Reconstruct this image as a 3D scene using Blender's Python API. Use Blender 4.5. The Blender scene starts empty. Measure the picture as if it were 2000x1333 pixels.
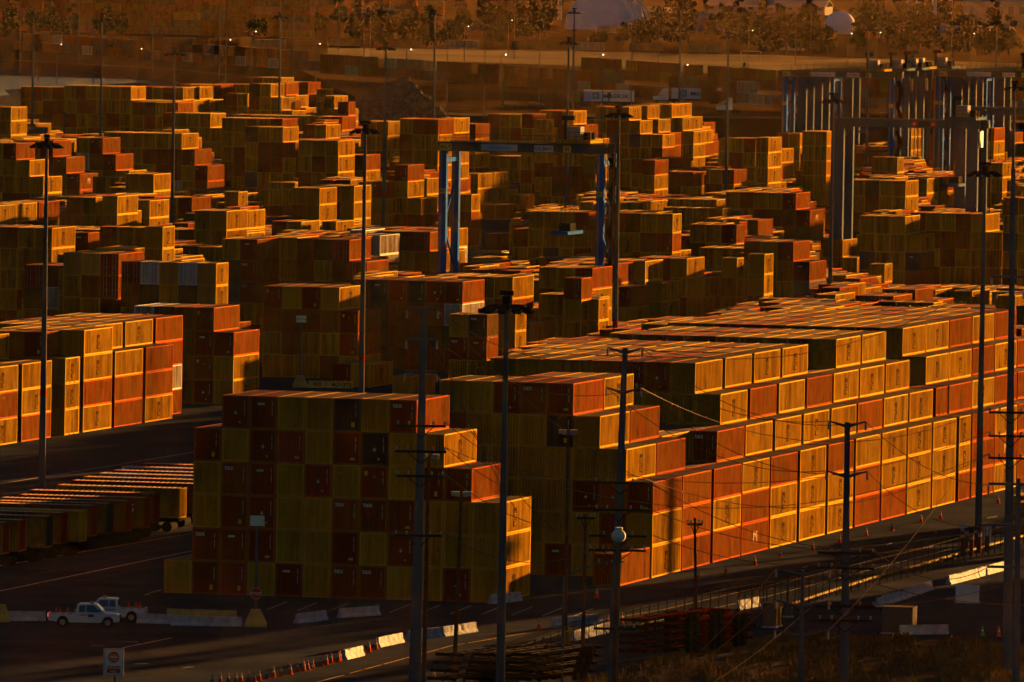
import bpy, math, random
import numpy as np
from mathutils import Vector, Matrix
random.seed(7)
R_ = math.radians
# ------------------------------------------------------------------ camera
F_PX, PITCH, ROLL, CAMH, PHI = 22182.0, 0.0382, 0.0167, 60.23, 0.2275
scn = bpy.context.scene
cam_d = bpy.data.cameras.new("camera"); cam = bpy.data.objects.new("camera", cam_d)
scn.collection.objects.link(cam); scn.camera = cam
cam_d.sensor_width = 36; cam_d.lens = F_PX / 2000 * 36
cam_d.clip_start = 1; cam_d.clip_end = 60000
cam.matrix_world = (Matrix.Translation((0, 0, CAMH)) @ Matrix.Rotation(math.pi/2 - PITCH, 4, 'X') @ Matrix.Rotation(ROLL, 4, 'Z'))
scn.render.resolution_x = 1024; scn.render.resolution_y = 682
# ------------------------------------------------------------------ light
SUN_EL, SUN_AZ = R_(3.0), R_(67.0)        # azimuth: from +X (right) towards +Y (away)
SUN_E, SKY_E = 5.0, 0.0047
HAZE, HAZE_G = 0.00000072, 0.65
world = bpy.data.worlds.new("World"); scn.world = world; world.use_nodes = True
wn = world.node_tree.nodes; wl = world.node_tree.links
sky = wn.new('ShaderNodeTexSky'); sky.sky_type = 'NISHITA'; sky.sun_disc = False
sky.sun_elevation = SUN_EL; sky.sun_rotation = math.pi/2 - SUN_AZ
sky.dust_density = 1.0; sky.ozone_density = 3.0
bg = wn['Background']; wl.new(sky.outputs[0], bg.inputs[0]); bg.inputs[1].default_value = SKY_E
sl = bpy.data.lights.new("sun", 'SUN'); sl.energy = SUN_E; sl.angle = R_(0.5); sl.color = (1.0, 0.47, 0.10)
sun = bpy.data.objects.new("sun", sl); scn.collection.objects.link(sun)
sd = Vector((math.cos(SUN_AZ)*math.cos(SUN_EL), math.sin(SUN_AZ)*math.cos(SUN_EL), math.sin(SUN_EL)))
sun.rotation_euler = sd.to_track_quat('Z', 'Y').to_euler()
scn.view_settings.view_transform = 'Standard'; scn.view_settings.look = 'None'
scn.view_settings.exposure = 3.92; scn.view_settings.gamma = 1.0
scn.render.engine = 'CYCLES'
try: scn.cycles.max_bounces = 4; scn.cycles.diffuse_bounces = 0; scn.cycles.volume_bounces = 0
except Exception: pass
# ------------------------------------------------------------------ pixel <-> ground helpers
def inv(px, py, z=0.0):
    x, y = px - 1000, py - 666.5
    c, s = math.cos(ROLL), math.sin(ROLL)
    x, y = c*x + s*y, -s*x + c*y
    cx, cy = x / F_PX, -y / F_PX
    th = PITCH
    d = Vector((cx, math.cos(th) + cy*math.sin(th), -math.sin(th) + cy*math.cos(th)))
    t = (z - CAMH) / d.z
    return Vector((d.x*t, d.y*t, z))
def at_depth(px, py, Y):
    a = inv(px, py, 0); k = Y / a.y
    return Vector((a.x*k, Y, CAMH*(1-k)))
def proj(P):
    th = PITCH; X, Y, Z = P[0], P[1], P[2]-CAMH
    zc = Y*math.cos(th) - Z*math.sin(th); yc = Y*math.sin(th) + Z*math.cos(th)
    x, y = F_PX*X/zc, -F_PX*yc/zc
    c, s = math.cos(ROLL), math.sin(ROLL)
    return 1000 + c*x - s*y, 666.5 + s*x + c*y
CP, SP = math.cos(PHI), math.sin(PHI)
def to_uv(P): return P[0]*CP - P[1]*SP, P[0]*SP + P[1]*CP
def from_uv(u, v, z=0): return Vector((u*CP + v*SP, -u*SP + v*CP, z))
GRID = Matrix.Rotation(-PHI, 4, 'Z')      # local axes: x = u (right), y = v (away)
# ------------------------------------------------------------------ scene helpers
COL = scn.collection
def tag(o, label=None, cat=None, group=None, kind=None):
    if label: o['label'] = label
    if cat: o['category'] = cat
    if group: o['group'] = group
    if kind: o['kind'] = kind
    return o
def empty(name, loc=(0, 0, 0), rz=0.0):
    o = bpy.data.objects.new(name, None); COL.objects.link(o)
    o.location = loc; o.rotation_euler = (0, 0, rz); o.empty_display_size = 0.5
    return o
class MB:
    def __init__(s): s.v = []; s.f = []; s.m = []
    def quad(s, a, b, c, d, m=0):
        n = len(s.v); s.v += [tuple(a), tuple(b), tuple(c), tuple(d)]; s.f.append((n, n+1, n+2, n+3)); s.m.append(m)
    def box(s, x0, y0, z0, x1, y1, z1, m=0, M=None):
        c = [(x0,y0,z0),(x1,y0,z0),(x1,y1,z0),(x0,y1,z0),(x0,y0,z1),(x1,y0,z1),(x1,y1,z1),(x0,y1,z1)]
        if M is not None: c = [tuple(M @ Vector(p)) for p in c]
        n = len(s.v); s.v += c
        for f in ((0,3,2,1),(4,5,6,7),(0,1,5,4),(1,2,6,5),(2,3,7,6),(3,0,4,7)):
            s.f.append(tuple(n+i for i in f)); s.m.append(m)
    def bar(s, p, q, w, h=None, m=0, up=(0, 0, 1)):
        h = h or w; p = Vector(p); q = Vector(q); d = q-p; L = d.length
        if L < 1e-6: return
        d.normalize(); up = Vector(up)
        if abs(d.dot(up)) > .98: up = Vector((1, 0, 0))
        a = d.cross(up).normalized(); b = a.cross(d)
        M = Matrix((a, d, b)).transposed().to_4x4(); M.translation = p
        s.box(-w/2, 0, -h/2, w/2, L, h/2, m, M)
    def tube(s, p, q, r0, r1=None, n=8, m=0, cap=True):
        r1 = r0 if r1 is None else r1
        p = Vector(p); q = Vector(q); d = (q-p)
        if d.length < 1e-6: return
        d.normalize(); up = Vector((0, 0, 1)) if abs(d.z) < .95 else Vector((1, 0, 0))
        a = d.cross(up).normalized(); b = a.cross(d); k = len(s.v)
        for P, r in ((p, r0), (q, r1)):
            for i in range(n):
                t = 2*math.pi*i/n; s.v.append(tuple(P + a*math.cos(t)*r + b*math.sin(t)*r))
        for i in range(n):
            j = (i+1) % n; s.f.append((k+i, k+j, k+n+j, k+n+i)); s.m.append(m)
        if cap:
            s.f.append(tuple(k+n+i for i in range(n))); s.m.append(m)
            s.f.append(tuple(k+n-1-i for i in range(n))); s.m.append(m)
    def sphere(s, c, r, nu=10, nv=6, m=0, sz=1.0, v0=-math.pi/2, v1=math.pi/2):
        k = len(s.v)
        for j in range(nv+1):
            t = v0 + (v1-v0)*j/nv
            for i in range(nu):
                a = 2*math.pi*i/nu
                s.v.append((c[0]+r*math.cos(t)*math.cos(a), c[1]+r*math.cos(t)*math.sin(a), c[2]+r*math.sin(t)*sz))
        for j in range(nv):
            for i in range(nu):
                i2 = (i+1) % nu
                s.f.append((k+j*nu+i, k+j*nu+i2, k+(j+1)*nu+i2, k+(j+1)*nu+i)); s.m.append(m)
    def prism(s, pts, h0, h1, axis='x', m=0):      # outline in a plane, extruded along an axis
        k = len(s.v); n = len(pts)
        for h in (h0, h1):
            for a, b in pts:
                s.v.append({'x': (h, a, b), 'y': (a, h, b), 'z': (a, b, h)}[axis])
        for i in range(n):
            j = (i+1) % n; s.f.append((k+i, k+j, k+n+j, k+n+i)); s.m.append(m)
        s.f.append(tuple(k+i for i in range(n))); s.m.append(m)
        s.f.append(tuple(k+n+n-1-i for i in range(n))); s.m.append(m)
    def mesh(s, name, mats, smooth=False):
        me = bpy.data.meshes.new(name); me.from_pydata(s.v, [], s.f)
        for t in (mats if isinstance(mats, (list, tuple)) else [mats]): me.materials.append(t)
        me.polygons.foreach_set('material_index', s.m)
        if smooth: me.polygons.foreach_set('use_smooth', [True]*len(s.f))
        me.update(); return me
    def build(s, name, mats, parent=None, loc=None, rz=None, smooth=False):
        o = bpy.data.objects.new(name, s.mesh(name, mats, smooth)); COL.objects.link(o)
        if parent: o.parent = parent
        if loc is not None: o.location = loc
        if rz is not None: o.rotation_euler = (0, 0, rz)
        return o
def copy_tree(o, parent=None):
    c = o.copy(); COL.objects.link(c); c.parent = parent
    for ch in o.children: copy_tree(ch, c)
    return c
# ------------------------------------------------------------------ materials
def mat(name, col, rough=.7, metal=0.0, var=.0, scale=3.0, emit=None, estr=0.0, spec=.5, bump=0.0):
    m = bpy.data.materials.new(name); m.use_nodes = True
    nt = m.node_tree; N = nt.nodes; b = N['Principled BSDF']
    b.inputs['Roughness'].default_value = rough; b.inputs['Metallic'].default_value = metal
    b.inputs['Specular IOR Level'].default_value = spec if (spec > .55 or rough < .3) else 0
    b.inputs['Base Color'].default_value = (*col, 1)
    if var or bump:
        tc = N.new('ShaderNodeTexCoord'); nz = N.new('ShaderNodeTexNoise'); nz.inputs['Scale'].default_value = scale
        nz.inputs['Detail'].default_value = 6; nz.inputs['Roughness'].default_value = .65
        nt.links.new(tc.outputs['Object'], nz.inputs['Vector'])
        if var:
            r = N.new('ShaderNodeValToRGB'); r.color_ramp.elements[0].position = .3; r.color_ramp.elements[1].position = .7
            r.color_ramp.elements[0].color = (*[max(0, c*(1-var)) for c in col], 1)
            r.color_ramp.elements[1].color = (*[min(1, c*(1+var)) for c in col], 1)
            nt.links.new(nz.outputs[0], r.inputs[0]); nt.links.new(r.outputs[0], b.inputs['Base Color'])
        if bump:
            bp = N.new('ShaderNodeBump'); bp.inputs['Distance'].default_value = bump
            nt.links.new(nz.outputs[0], bp.inputs['Height']); nt.links.new(bp.outputs[0], b.inputs['Normal'])
    if emit: b.inputs['Emission Color'].default_value = (*emit, 1); b.inputs['Emission Strength'].default_value = estr
    return m
def paint(name, attr, gain=1.0, dirt=1.0, rough=.55, sun_dust_tint=None):
    """painted steel: colour from the object (or per container), rust and grime streaks running down"""
    m = bpy.data.materials.new(name); m.use_nodes = True
    nt = m.node_tree; N = nt.nodes; L = nt.links; b = N['Principled BSDF']
    b.inputs['Roughness'].default_value = max(rough, .8); b.inputs['Specular IOR Level'].default_value = 0
    if attr:
        ca = N.new('ShaderNodeAttribute'); ca.attribute_name = 'paint'; csrc = ca.outputs['Color']; rnd = ca.outputs['Alpha']
    else:
        oi = N.new('ShaderNodeObjectInfo'); csrc = oi.outputs['Color']; rnd = oi.outputs['Random']
    tc = N.new('ShaderNodeTexCoord')
    ml = N.new('ShaderNodeMath'); ml.operation = 'MULTIPLY'; ml.inputs[1].default_value = 173.0; L.new(rnd, ml.inputs[0])
    cb = N.new('ShaderNodeCombineXYZ'); L.new(ml.outputs[0], cb.inputs[0]); L.new(ml.outputs[0], cb.inputs[1])
    ad = N.new('ShaderNodeVectorMath'); ad.operation = 'ADD'; L.new(tc.outputs['Object'], ad.inputs[0]); L.new(cb.outputs[0], ad.inputs[1])
    def noise(sx, sy, sz, det, lo, hi):
        mp = N.new('ShaderNodeMapping'); mp.inputs['Scale'].default_value = (sx, sy, sz); L.new(ad.outputs[0], mp.inputs[0])
        nz = N.new('ShaderNodeTexNoise'); nz.inputs['Scale'].default_value = 1; nz.inputs['Detail'].default_value = det
        nz.inputs['Roughness'].default_value = .7
        L.new(mp.outputs[0], nz.inputs['Vector'])
        mr = N.new('ShaderNodeMapRange'); mr.inputs[1].default_value = lo; mr.inputs[2].default_value = hi
        L.new(nz.outputs[0], mr.inputs[0]); return mr.outputs[0]
    def mix(fac, a, c, col=None):
        mx = N.new('ShaderNodeMix'); mx.data_type = 'RGBA'; L.new(fac, mx.inputs[0]); L.new(a, mx.inputs[6])
        if col: mx.inputs[7].default_value = (*col, 1)
        else: L.new(c, mx.inputs[7])
        return mx.outputs[2]
    def mul(fac, k):
        q = N.new('ShaderNodeMath'); q.operation = 'MULTIPLY'; q.inputs[1].default_value = k; L.new(fac, q.inputs[0]); return q.outputs[0]
    g = N.new('ShaderNodeMix'); g.data_type = 'RGBA'; g.blend_type = 'MULTIPLY'; g.inputs[0].default_value = 1
    L.new(csrc, g.inputs[6]); g.inputs[7].default_value = (gain, gain, gain, 1); c = g.outputs[2]
    streak = noise(2.2, .62, .11, 5, .46, .66); fine = noise(6, 1.7, .22, 5, .42, .66); patch = noise(.5, .30, .5, 4, .45, .70)
    c = mix(mul(streak, min(.95, .80*dirt)), c, None, (.040, .015, .006))
    c = mix(mul(fine, .50*dirt), c, None, (.05, .022, .008))
    c = mix(mul(patch, .35*dirt), c, None, (.10, .034, .010))
    if sun_dust_tint:
        dn = noise(.35, .9, .4, 4, .25, .60); c = mix(mul(dn, .9 if sun_dust_tint[0] < .3 else .46 if sun_dust_tint[0] < .4 else .18), c, None, sun_dust_tint)  # grey dust on roofs; sunlit amber mixed into side walls and rails
    L.new(c, b.inputs['Base Color'])
    return m
M_WALL = paint('container_wall', False, 1.05, 1.4, .55, (.36,.16,.02)); M_RAIL = paint('container_rail', False, 1.1, .35, .4, (.46,.27,.06)); M_END = paint('container_end', False, .9, .40)  # sunlit warmth put into walls and worn rails; ends deepened for shade
M_ROOF = paint('container_roof', False, .65, .6, .7, (.17,.145,.12)); M_ROOFS = paint('container_roof_far', True, .65, .6, .7, (.17,.145,.12))
M_WALLS = paint('container_wall_far', True, 1.05, 1.25, .55, (.36,.16,.02)); M_RAILS = paint('container_rail_far', True, 1.25, .45, .4, (.46,.27,.06))  # same sunlit warmth in the colour of distant walls and rails
M_INK = mat('dark_lettering', (.012, .010, .008), .7); M_MARK = mat('faded_dark_lettering', (.055, .026, .006), .8, var=.5, scale=2.5); M_WHITE = mat('white_lettering', (.62, .62, .60), .7)
M_UNDER = mat('container_underside', (.02, .015, .012), .9)
M_LABEL = mat('yellow_sticker', (.55, .33, .06), .6); M_STEEL = mat('galvanised_steel', (.20, .20, .20), .5, .4, .2, 2)
OCH = [(.50,.245,.012), (.54,.270,.016), (.45,.215,.012), (.52,.235,.010), (.46,.250,.022)]
RED = [(.25,.018,.008), (.20,.013,.008), (.30,.030,.009), (.22,.016,.009), (.33,.055,.011)]
PAL = {'o': OCH, 'r': RED, 'R': [(.36,.030,.018)], 'w': [(.60,.58,.55)], 'g': [(.035,.034,.038)], 'k': [(.020,.018,.026)],
       'b': [(.05,.075,.13)], 'p': [(.30,.05,.08)], 'B': [(.17,.19,.23)]}
CNAME = {'o': 'ochre', 'r': 'rust red', 'R': 'bright red', 'w': 'off-white', 'g': 'charcoal grey', 'k': 'black', 'b': 'dark blue', 'p': 'magenta red', 'B': 'blue-grey'}
# ------------------------------------------------------------------ container geometry
W, HT = 2.438, 2.88
TIER = 2.90
def corr(mb, axis, fixed, a, b, z0, z1, out, pitch, depth, m=0):
    """corrugated sheet between a and b; axis = direction it runs along"""
    n = max(2, int(round((b-a)/pitch))); p = (b-a)/n; pts = []
    for i in range(n):
        t = a + i*p; pts += [(t, 0), (t+p*.30, 0), (t+p*.45, -depth), (t+p*.85, -depth)]
    pts.append((b, 0))
    for (t0, d0), (t1, d1) in zip(pts, pts[1:]):
        if axis == 'y':
            q = [(fixed+out*d0, t0, z0), (fixed+out*d1, t1, z0), (fixed+out*d1, t1, z1), (fixed+out*d0, t0, z1)]
        else:
            q = [(t0, fixed+out*d0, z0), (t1, fixed+out*d1, z0), (t1, fixed+out*d1, z1), (t0, fixed+out*d0, z1)]
        if (axis == 'y') != (out > 0): q = q[::-1]
        mb.quad(*q, m)
GLY = {  # block letters on a 4 x 5 grid, as boxes (x0,y0,x1,y1)
 'M': [(0,0,.8,5),(3.2,0,4,5),(.8,3.4,1.6,5),(2.4,3.4,3.2,5),(1.5,2.2,2.5,4)],
 'S': [(0,4.2,4,5),(0,2.9,.9,4.2),(0,2.1,4,2.9),(3.1,.8,4,2.1),(0,0,4,.8)],
 'C': [(0,0,1,5),(1,4.2,4,5),(1,0,4,.8)]}
def mark_side(mb, L, m, x=W, kind='M'):
    yc = L*.5
    if kind == 'M':
        for k, ch in enumerate('MSC'):
            for (a, b, c, d) in GLY[ch]:
                s = .50/5; z0 = 2.25-(k+1)*.57; w = 1.0/4
                mb.box(x-.03, yc-.5+a*w, z0+b*s, x+.006, yc-.5+c*w, z0+d*s, m)
    else:                                   # big shield-like emblem with letter strokes
        for (a, b, c, d) in GLY['M']: mb.box(x-.03, yc-.9+a*.45, 1.0+b*.20, x+.006, yc-.9+c*.45, 1.0+d*.20, m)
def frame_mb(L, m=0, pockets=True):
    mb = MB(); p = .16
    for x in (0, W-p):
        for y in (0, L-p): mb.box(x, y, .12, x+p, y+p, HT-.12, m)
    for y in (0, L-.10):
        mb.box(p, y, HT-.12, W-p, y+.10, HT-.004, m); mb.box(p, y, .02, W-p, y+.10, .16, m)
    for x in (0, W-.10):
        mb.box(x, p, HT-.105, x+.10, L-p, HT-.002, m)
        if pockets and L < 8:
            for a, b in ((p, L*.30), (L*.36, L*.62), (L*.68, L-p)): mb.box(x, a, .02, x+.10, b, .17, m)
        else: mb.box(x, p, .02, x+.10, L-p, .17, m)
    for x in (-.006, W-.18+.006):
        for y in (-.006, L-.18+.006):
            for z in (0, HT-.12): mb.box(x, y, z, x+.18, y+.18, z+.12, m)
    return mb
def side_mb(L, right=True, m=0, pitch=.28):
    mb = MB(); corr(mb, 'y', W-.025 if right else .025, .16, L-.16, .17, HT-.105, 1 if right else -1, pitch, .04, m); return mb
def end_mb(m=0, pitch=.25, y=.02, out=-1):
    mb = MB(); corr(mb, 'x', y, .16, W-.16, .16, HT-.12, out, pitch, .07, m); return mb
def roof_mb(L, m=0, pitch=.55):
    mb = MB(); n = int(L/pitch); p = (L-.2)/n
    for i in range(n):
        a = .1+i*p
        for (t0, z0, t1, z1) in ((a, 0, a+p*.4, 0), (a+p*.4, 0, a+p*.5, -.03), (a+p*.5, -.03, a+p*.9, -.03), (a+p*.9, -.03, a+p, 0)):
            mb.quad((.1, t0, HT-.012+z0), (W-.1, t0, HT-.012+z0), (W-.1, t1, HT-.012+z1), (.1, t1, HT-.012+z1), m)
    return mb
def floor_mb(L, m=0):
    mb = MB(); mb.box(.1, .1, .06, W-.1, L-.1, .12, m); return mb
def door_mb():
    mb = MB()
    for x0, x1 in ((.17, W/2-.01), (W/2+.01, W-.17)):
        for k in range(5):
            z = .18+k*.51; mb.box(x0+.05, .03, z, x1-.05, .06, z+.36, 0); 
        mb.box(x0, .045, .17, x1, .07, HT-.13, 0)
    return mb
def rods_mb():
    mb = MB()
    for x in (.42, .82, W-.82, W-.42):
        mb.bar((x, .0, .14), (x, .0, HT-.12), .045, m=0)
        for z in (.35, 1.1, 1.9, 2.55): mb.box(x-.07, -.02, z, x+.07, .03, z+.06, 0)
        mb.box(x-.02, -.03, 1.02, x+.28, -.005, 1.07, 0)
    return mb
FONTS = {}
def text_mb(txt, size, plane='end', ext=.004, bold=False):
    """letters as a flat mesh, returned as MB with x to the right and z up"""
    key = (txt, size, bold)
    if key not in FONTS:
        cu = bpy.data.curves.new('t', 'FONT'); cu.body = txt; cu.size = size; cu.resolution_u = 2; cu.offset = size*.012 if bold else 0
        o = bpy.data.objects.new('t', cu); COL.objects.link(o)
        dg = bpy.context.evaluated_depsgraph_get(); me = bpy.data.meshes.new_from_object(o.evaluated_get(dg))
        vs = [tuple(v.co) for v in me.vertices]; fs = [tuple(p.vertices) for p in me.polygons]
        bpy.data.objects.remove(o); bpy.data.curves.remove(cu); bpy.data.meshes.remove(me)
        FONTS[key] = (vs, fs)
    vs, fs = FONTS[key]; mb = MB()
    if vs:
        x0 = min(v[0] for v in vs); z0 = min(v[1] for v in vs)
        mb.v = [(v[0]-x0, 0.0, v[1]-z0) for v in vs]; mb.f = list(fs); mb.m = [0]*len(fs)
        mb.w = max(v[0] for v in mb.v); mb.h = max(v[2] for v in mb.v)
    return mb
def merge(dst, src, off=(0, 0, 0), m=None, M=None, flip=False):
    n = len(dst.v)
    for v in src.v:
        p = Vector(v)
        if M is not None: p = M @ p
        dst.v.append((p.x+off[0], p.y+off[1], p.z+off[2]))
    for f in src.f: dst.f.append(tuple(n+i for i in (reversed(f) if flip else f)))
    dst.m += list(src.m) if m is None else [m]*len(src.f)
def id_strip(mb, x, z0, n=11, m=0, y=-.008):
    for k in range(n):
        if k in (4, ): continue
        z = z0 - k*.115; mb.box(x, y-.004, z, x+.045, y+.02, z+.07, m)
# part meshes shared by every container built as an individual
PM = {}
for key, L in (('40', 12.192), ('20', 6.058)):
    PM['frame', key] = frame_mb(L).mesh('frame', M_RAIL)
    PM['side_r', key] = side_mb(L).mesh('side_wall', M_WALL); PM['side_l', key] = side_mb(L, False).mesh('side_wall', M_WALL)
    PM['end', key] = end_mb().mesh('end_wall', M_END); PM['rear', key] = end_mb(y=L-.02, out=1).mesh('end_wall', M_WALL)
    PM['door', key] = door_mb().mesh('door', M_END)
    PM['roof', key] = roof_mb(L).mesh('roof', M_ROOF); PM['floor', key] = floor_mb(L).mesh('floor', M_UNDER)
    mk = MB(); mark_side(mk, L, 0); PM['mark', key] = mk.mesh('lettering', M_MARK)
    mk = MB(); mark_side(mk, L, 0, kind='W'); PM['markw', key] = mk.mesh('lettering', mat('pale_emblem', (.26,.17,.12), .8))
PM['rods'] = rods_mb().mesh('lock_rod', M_STEEL)
PLAC = {}
for nm in ('tex', 'sticker', 'sticker2', 'ink', 'ring', 'square', 'word'):
    mb = MB()
    if nm == 'tex': merge(mb, text_mb('tex', .62, bold=True), (.28, -.03, 2.18)); id_strip(mb, 1.98, 2.35)
    if nm == 'sticker': id_strip(mb, 1.98, 2.35); mb.box(1.55, -.02, .42, 1.95, .02, .62, 1)
    if nm == 'sticker2': id_strip(mb, 1.98, 2.35, 10); mb.box(.36, -.02, 2.05, .62, .02, 2.42, 1); mb.box(1.2, -.02, 1.9, 1.28, .02, 1.98, 0)
    if nm == 'ink': id_strip(mb, 1.98, 2.40, 10, 2); mb.box(.40, -.02, 2.10, .78, .02, 2.26, 3)
    if nm == 'ring': id_strip(mb, 1.98, 2.35, 11); mb.box(1.05, -.02, 1.35, 1.35, .02, 1.42, 0); mb.box(1.17, -.02, 1.22, 1.24, .02, 1.56, 0); mb.box(1.50, -.02, .50, 1.66, .02, .66, 1)
    if nm == 'square': id_strip(mb, 1.98, 2.35, 10); mb.box(1.62, -.02, .40, 1.88, .02, .82, 1)
    if nm == 'word':
        for k in range(4): mb.box(.70+k*.16, -.02, 2.12, .82+k*.16, .02, 2.30, 0)
        id_strip(mb, 1.98, 2.35)
    PLAC[nm] = mb.mesh('lettering', [M_WHITE, M_LABEL, M_INK, mat('faded_orange_sticker', (.42,.16,.02), .6)])
# ------------------------------------------------------------------ stacks: read off the photograph
# zoom keys: offset and scale of the view in which a corner was measured
ZK = {'a': (0,150,5.873), 'b': (330,150,5.873), 'c': (660,150,5.873), 'd': (990,150,5.873), 'e': (1320,150,5.873), 'f': (1650,150,5.714),
      'A': (0,370,5.873), 'B': (330,370,5.873), 'C': (660,370,5.873), 'D': (990,370,5.873), 'E': (1320,370,5.873), 'F': (1640,380,5.553),
      'G': (930,570,5.873), 'l': (0,590,4.597), 'q': (0,440,2.963), 'm': (660,440,2.941), 'n': (1330,440,2.963), '.': (0,0,1.0)}
STACK = []          # (u_left, v_front, tiers, L, colours bottom..top, doors, src)
OCC = []
def rcol(r): 
    t = r.random(); return 'o' if t < .60 else 'r' if t < .91 else 'g' if t < .95 else 'b' if t < .97 else 'w' if t < .974 else 'R'
def column(u, v, n, cols, L, doors, src, force=False):
    u1, v1 = u+W, v+L
    for (a, b, c, d) in OCC:
        if u < c-.35 and u1 > a+.35 and v < d-.3 and v1 > b+.3:
            if not force: return False
    OCC.append((u, v, u1, v1)); STACK.append((u, v, n, L, cols, doors, src)); return True
LOG = []
def bay(z, X, Y, S, L='', R='', c='', short=False, n=None, doors=False, ends='', nm=None):
    ox, oy, sc = ZK[z]; px, py, s = ox+X/sc, oy+Y/sc, S/sc
    if short: s *= 1.11                          # short boxes are the lower standard height
    yh = -181.7 + .0167*(px-1000)
    raw = (20.77*s + yh - py)/s
    k = n or max(1, min(6, int(round(raw))))
    Lm = 6.058 if short else 12.192; k0 = k
    for k in [k0] if n else [k0, k0+1, k0-1, k0+2, k0-2]:      # slide along the line of sight until the spot is free
        if not 1 <= k <= 7: continue
        u, v = to_uv(inv(px, py, k*TIER)); rr = random.Random(int(px*31+py*17))
        cs = [c[i] if i < len(c) else rcol(rr) for i in range(k)][::-1]
        if column(u-W, v, k, cs, Lm, doors, nm): break
    else:
        LOG.append((z, X, Y, round(raw, 2), k0, 'HIT')); return
    LOG.append((z, X, Y, round(raw, 2), k, round(u, 1), round(v, 1)))
    uu = u-W
    def parse(t):
        out = []; i = 0
        while i < len(t):
            if t[i] in '+-': out.append(int(t[i:i+2])); i += 2
            else: out.append(int(t[i])*0); i += 1
        return out
    for j, d in enumerate(parse(L)):
        kk = k+d
        if kk > 0:
            ck = [rcol(rr) for _ in range(kk)]
            if j < len(ends):
                for q, ch in enumerate(ends[j]):
                    if q < kk: ck[kk-1-q] = ch
            column(uu-2.50*(j+1), v, kk, ck, Lm, doors, nm)
    for j, d in enumerate(parse(R)):
        kk = k+d
        if kk > 0:
            # the lit side of a lower column continues the colour list below the anchor
            ck = [rcol(rr) for _ in range(kk)]
            if len(c) > -d: ck[-1] = c[-d] if -d < len(c) else ck[-1]
            column(uu+2.50*(j+1), v, kk, ck, Lm, doors, nm)
def grid_block(px, py, M, v_off, cols=None, nm=None, colmap=None):
    """M: list of bays, each a list of heights from the right-hand column leftwards; px,py: ground corner of bay 0"""
    u, v = to_uv(inv(px, py, 0)); rr = random.Random(int(px))
    for (dv, hs), L in zip(M, v_off):
        for j, h in enumerate(hs):
            cl = [('o' if rr.random() < .64 else 'r') for _ in range(h)]
            if colmap:
                for t in range(h):
                    q = colmap.get((dv, j, t))
                    if q: cl[t] = q
            if h: column(u-W-2.50*j, v+dv, h, cl, L, False, nm)
# nearest stack
LROWS = {1: ('yrRyryrryyry', 0), 2: ('rrryyryryyy', 1), 3: ('yrryyrrryyy', 1), 4: ('yrryRyryrr', 1), 5: ('ryrRyrkyy', 1), 6: ('rryykyr', 2)}
TEX = {(1,6),(1,7),(2,1),(3,6),(3,7),(4,2),(6,8)}
uL, vL = to_uv(inv(319.9, 1158.3, 0))
for c in range(12):
    hs = [t for t in range(1, 7) if LROWS[t][1] <= c < LROWS[t][1]+len(LROWS[t][0])]
    cl = [LROWS[t][0][c-LROWS[t][1]].replace('y', 'o') for t in hs]
    column(uL+2.497*c, vL, len(hs), cl, 12.192, False, 'near')
# long sunlit stack
S6 = [0, 12.8, 26.3, 39.15, 52.2, 65.9, 79.5, 93.0, 106.3, 119.6, 132.9]
RM = [(-13.3, [1]),
      (0, [3,4,5,6,6,6,6,6]), (12.8, [3,4,5,6,6,6,5,5]), (26.3, [3,3,4,4,4,4,4]), (39.15, [3,4,4,4,4,4]),
      (52.2, [3,4,5,6,6,6,6,6,6,6,6]), (65.9, [3,4,5,6,6,6,6,6,6,6,6]), (79.5, [3,4,5,6,6,6,6,6,6,6,6]), (93.0, [3,4,5,6,6,6,6,6,6,6,6]),
      (106.3, [3,4,5,5,5,5,5,5,5,5,5]), (119.6, [3,4,5,6,6,6,6,6,6,6,6,6]), (132.9, [3,4,5,6,6,6,6,6,6,6,6,6]),
      (147.0, [3,4,4,4]), (154.2, [3,4,5,6,6,6,6,6,6,6,6,6,6]), (167.0, [3,4,5,6,6,6,6,6,6,6,6,6,6]), (180.0, [3,4,5,6,6,6,6,6,6,6,6,6,6]),
      (193.0, [3,4,5,6,6,6,6,6,6,6,6,6]), (206.0, [3,4,5,6,6,6,6,6,6,6])]
RC = {}
for (dv, s_) in ((0, ['roo', 'rorr', 'rorro'[::-1], 'rooyrr']),): pass
def rc(dv, j, t, ch): RC[(dv, j, t-1)] = ch.replace('y', 'o')
for t, row in ((6, 'yyrrr'), (5, 'ryyyky'), (4, 'yyyyyyy'), (3, 'yyyyyrrr'), (2, 'yyyyyyry'), (1, 'rryyryro')):
    j0 = {6: 3, 5: 2, 4: 1, 3: 0, 2: 0, 1: 0}[t]; n = len(row)
    for i, ch in enumerate(row): rc(0, j0+n-1-i, t, ch)
RC[(0, 3, 5)] = 'R'; RC[(-13.3, 0, 0)] = 'r'
for dv, s3 in zip(S6, ('oor', 'rrr', 'ror', 'rro', 'oor', 'ooo', 'oor', 'rro', 'roo', 'ooo', 'ooo')):
    for t, ch in enumerate(s3[::-1] if False else s3): RC[(dv, 0, t)] = ch
for dv, ch in zip([0, 12.8, 39.15, 52.2, 65.9, 79.5, 93.0, 106.3, 119.6, 132.9], 'orrooooroo'): RC[(dv, 1, 3)] = ch
for dv, ch in zip([0, 12.8, 52.2, 65.9, 79.5, 93.0, 106.3, 119.6, 132.9], 'orororoooo'): RC[(dv, 2, 4)] = ch
for dv, ch in zip([12.8, 52.2, 65.9, 79.5, 93.0, 119.6, 132.9], 'ooooooo'): RC[(dv, 3, 5)] = ch
grid_block(1272.9, 1130.0, RM, [12.192]*12+[6.058]+[12.192]*6, nm='long', colmap=RC)
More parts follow.
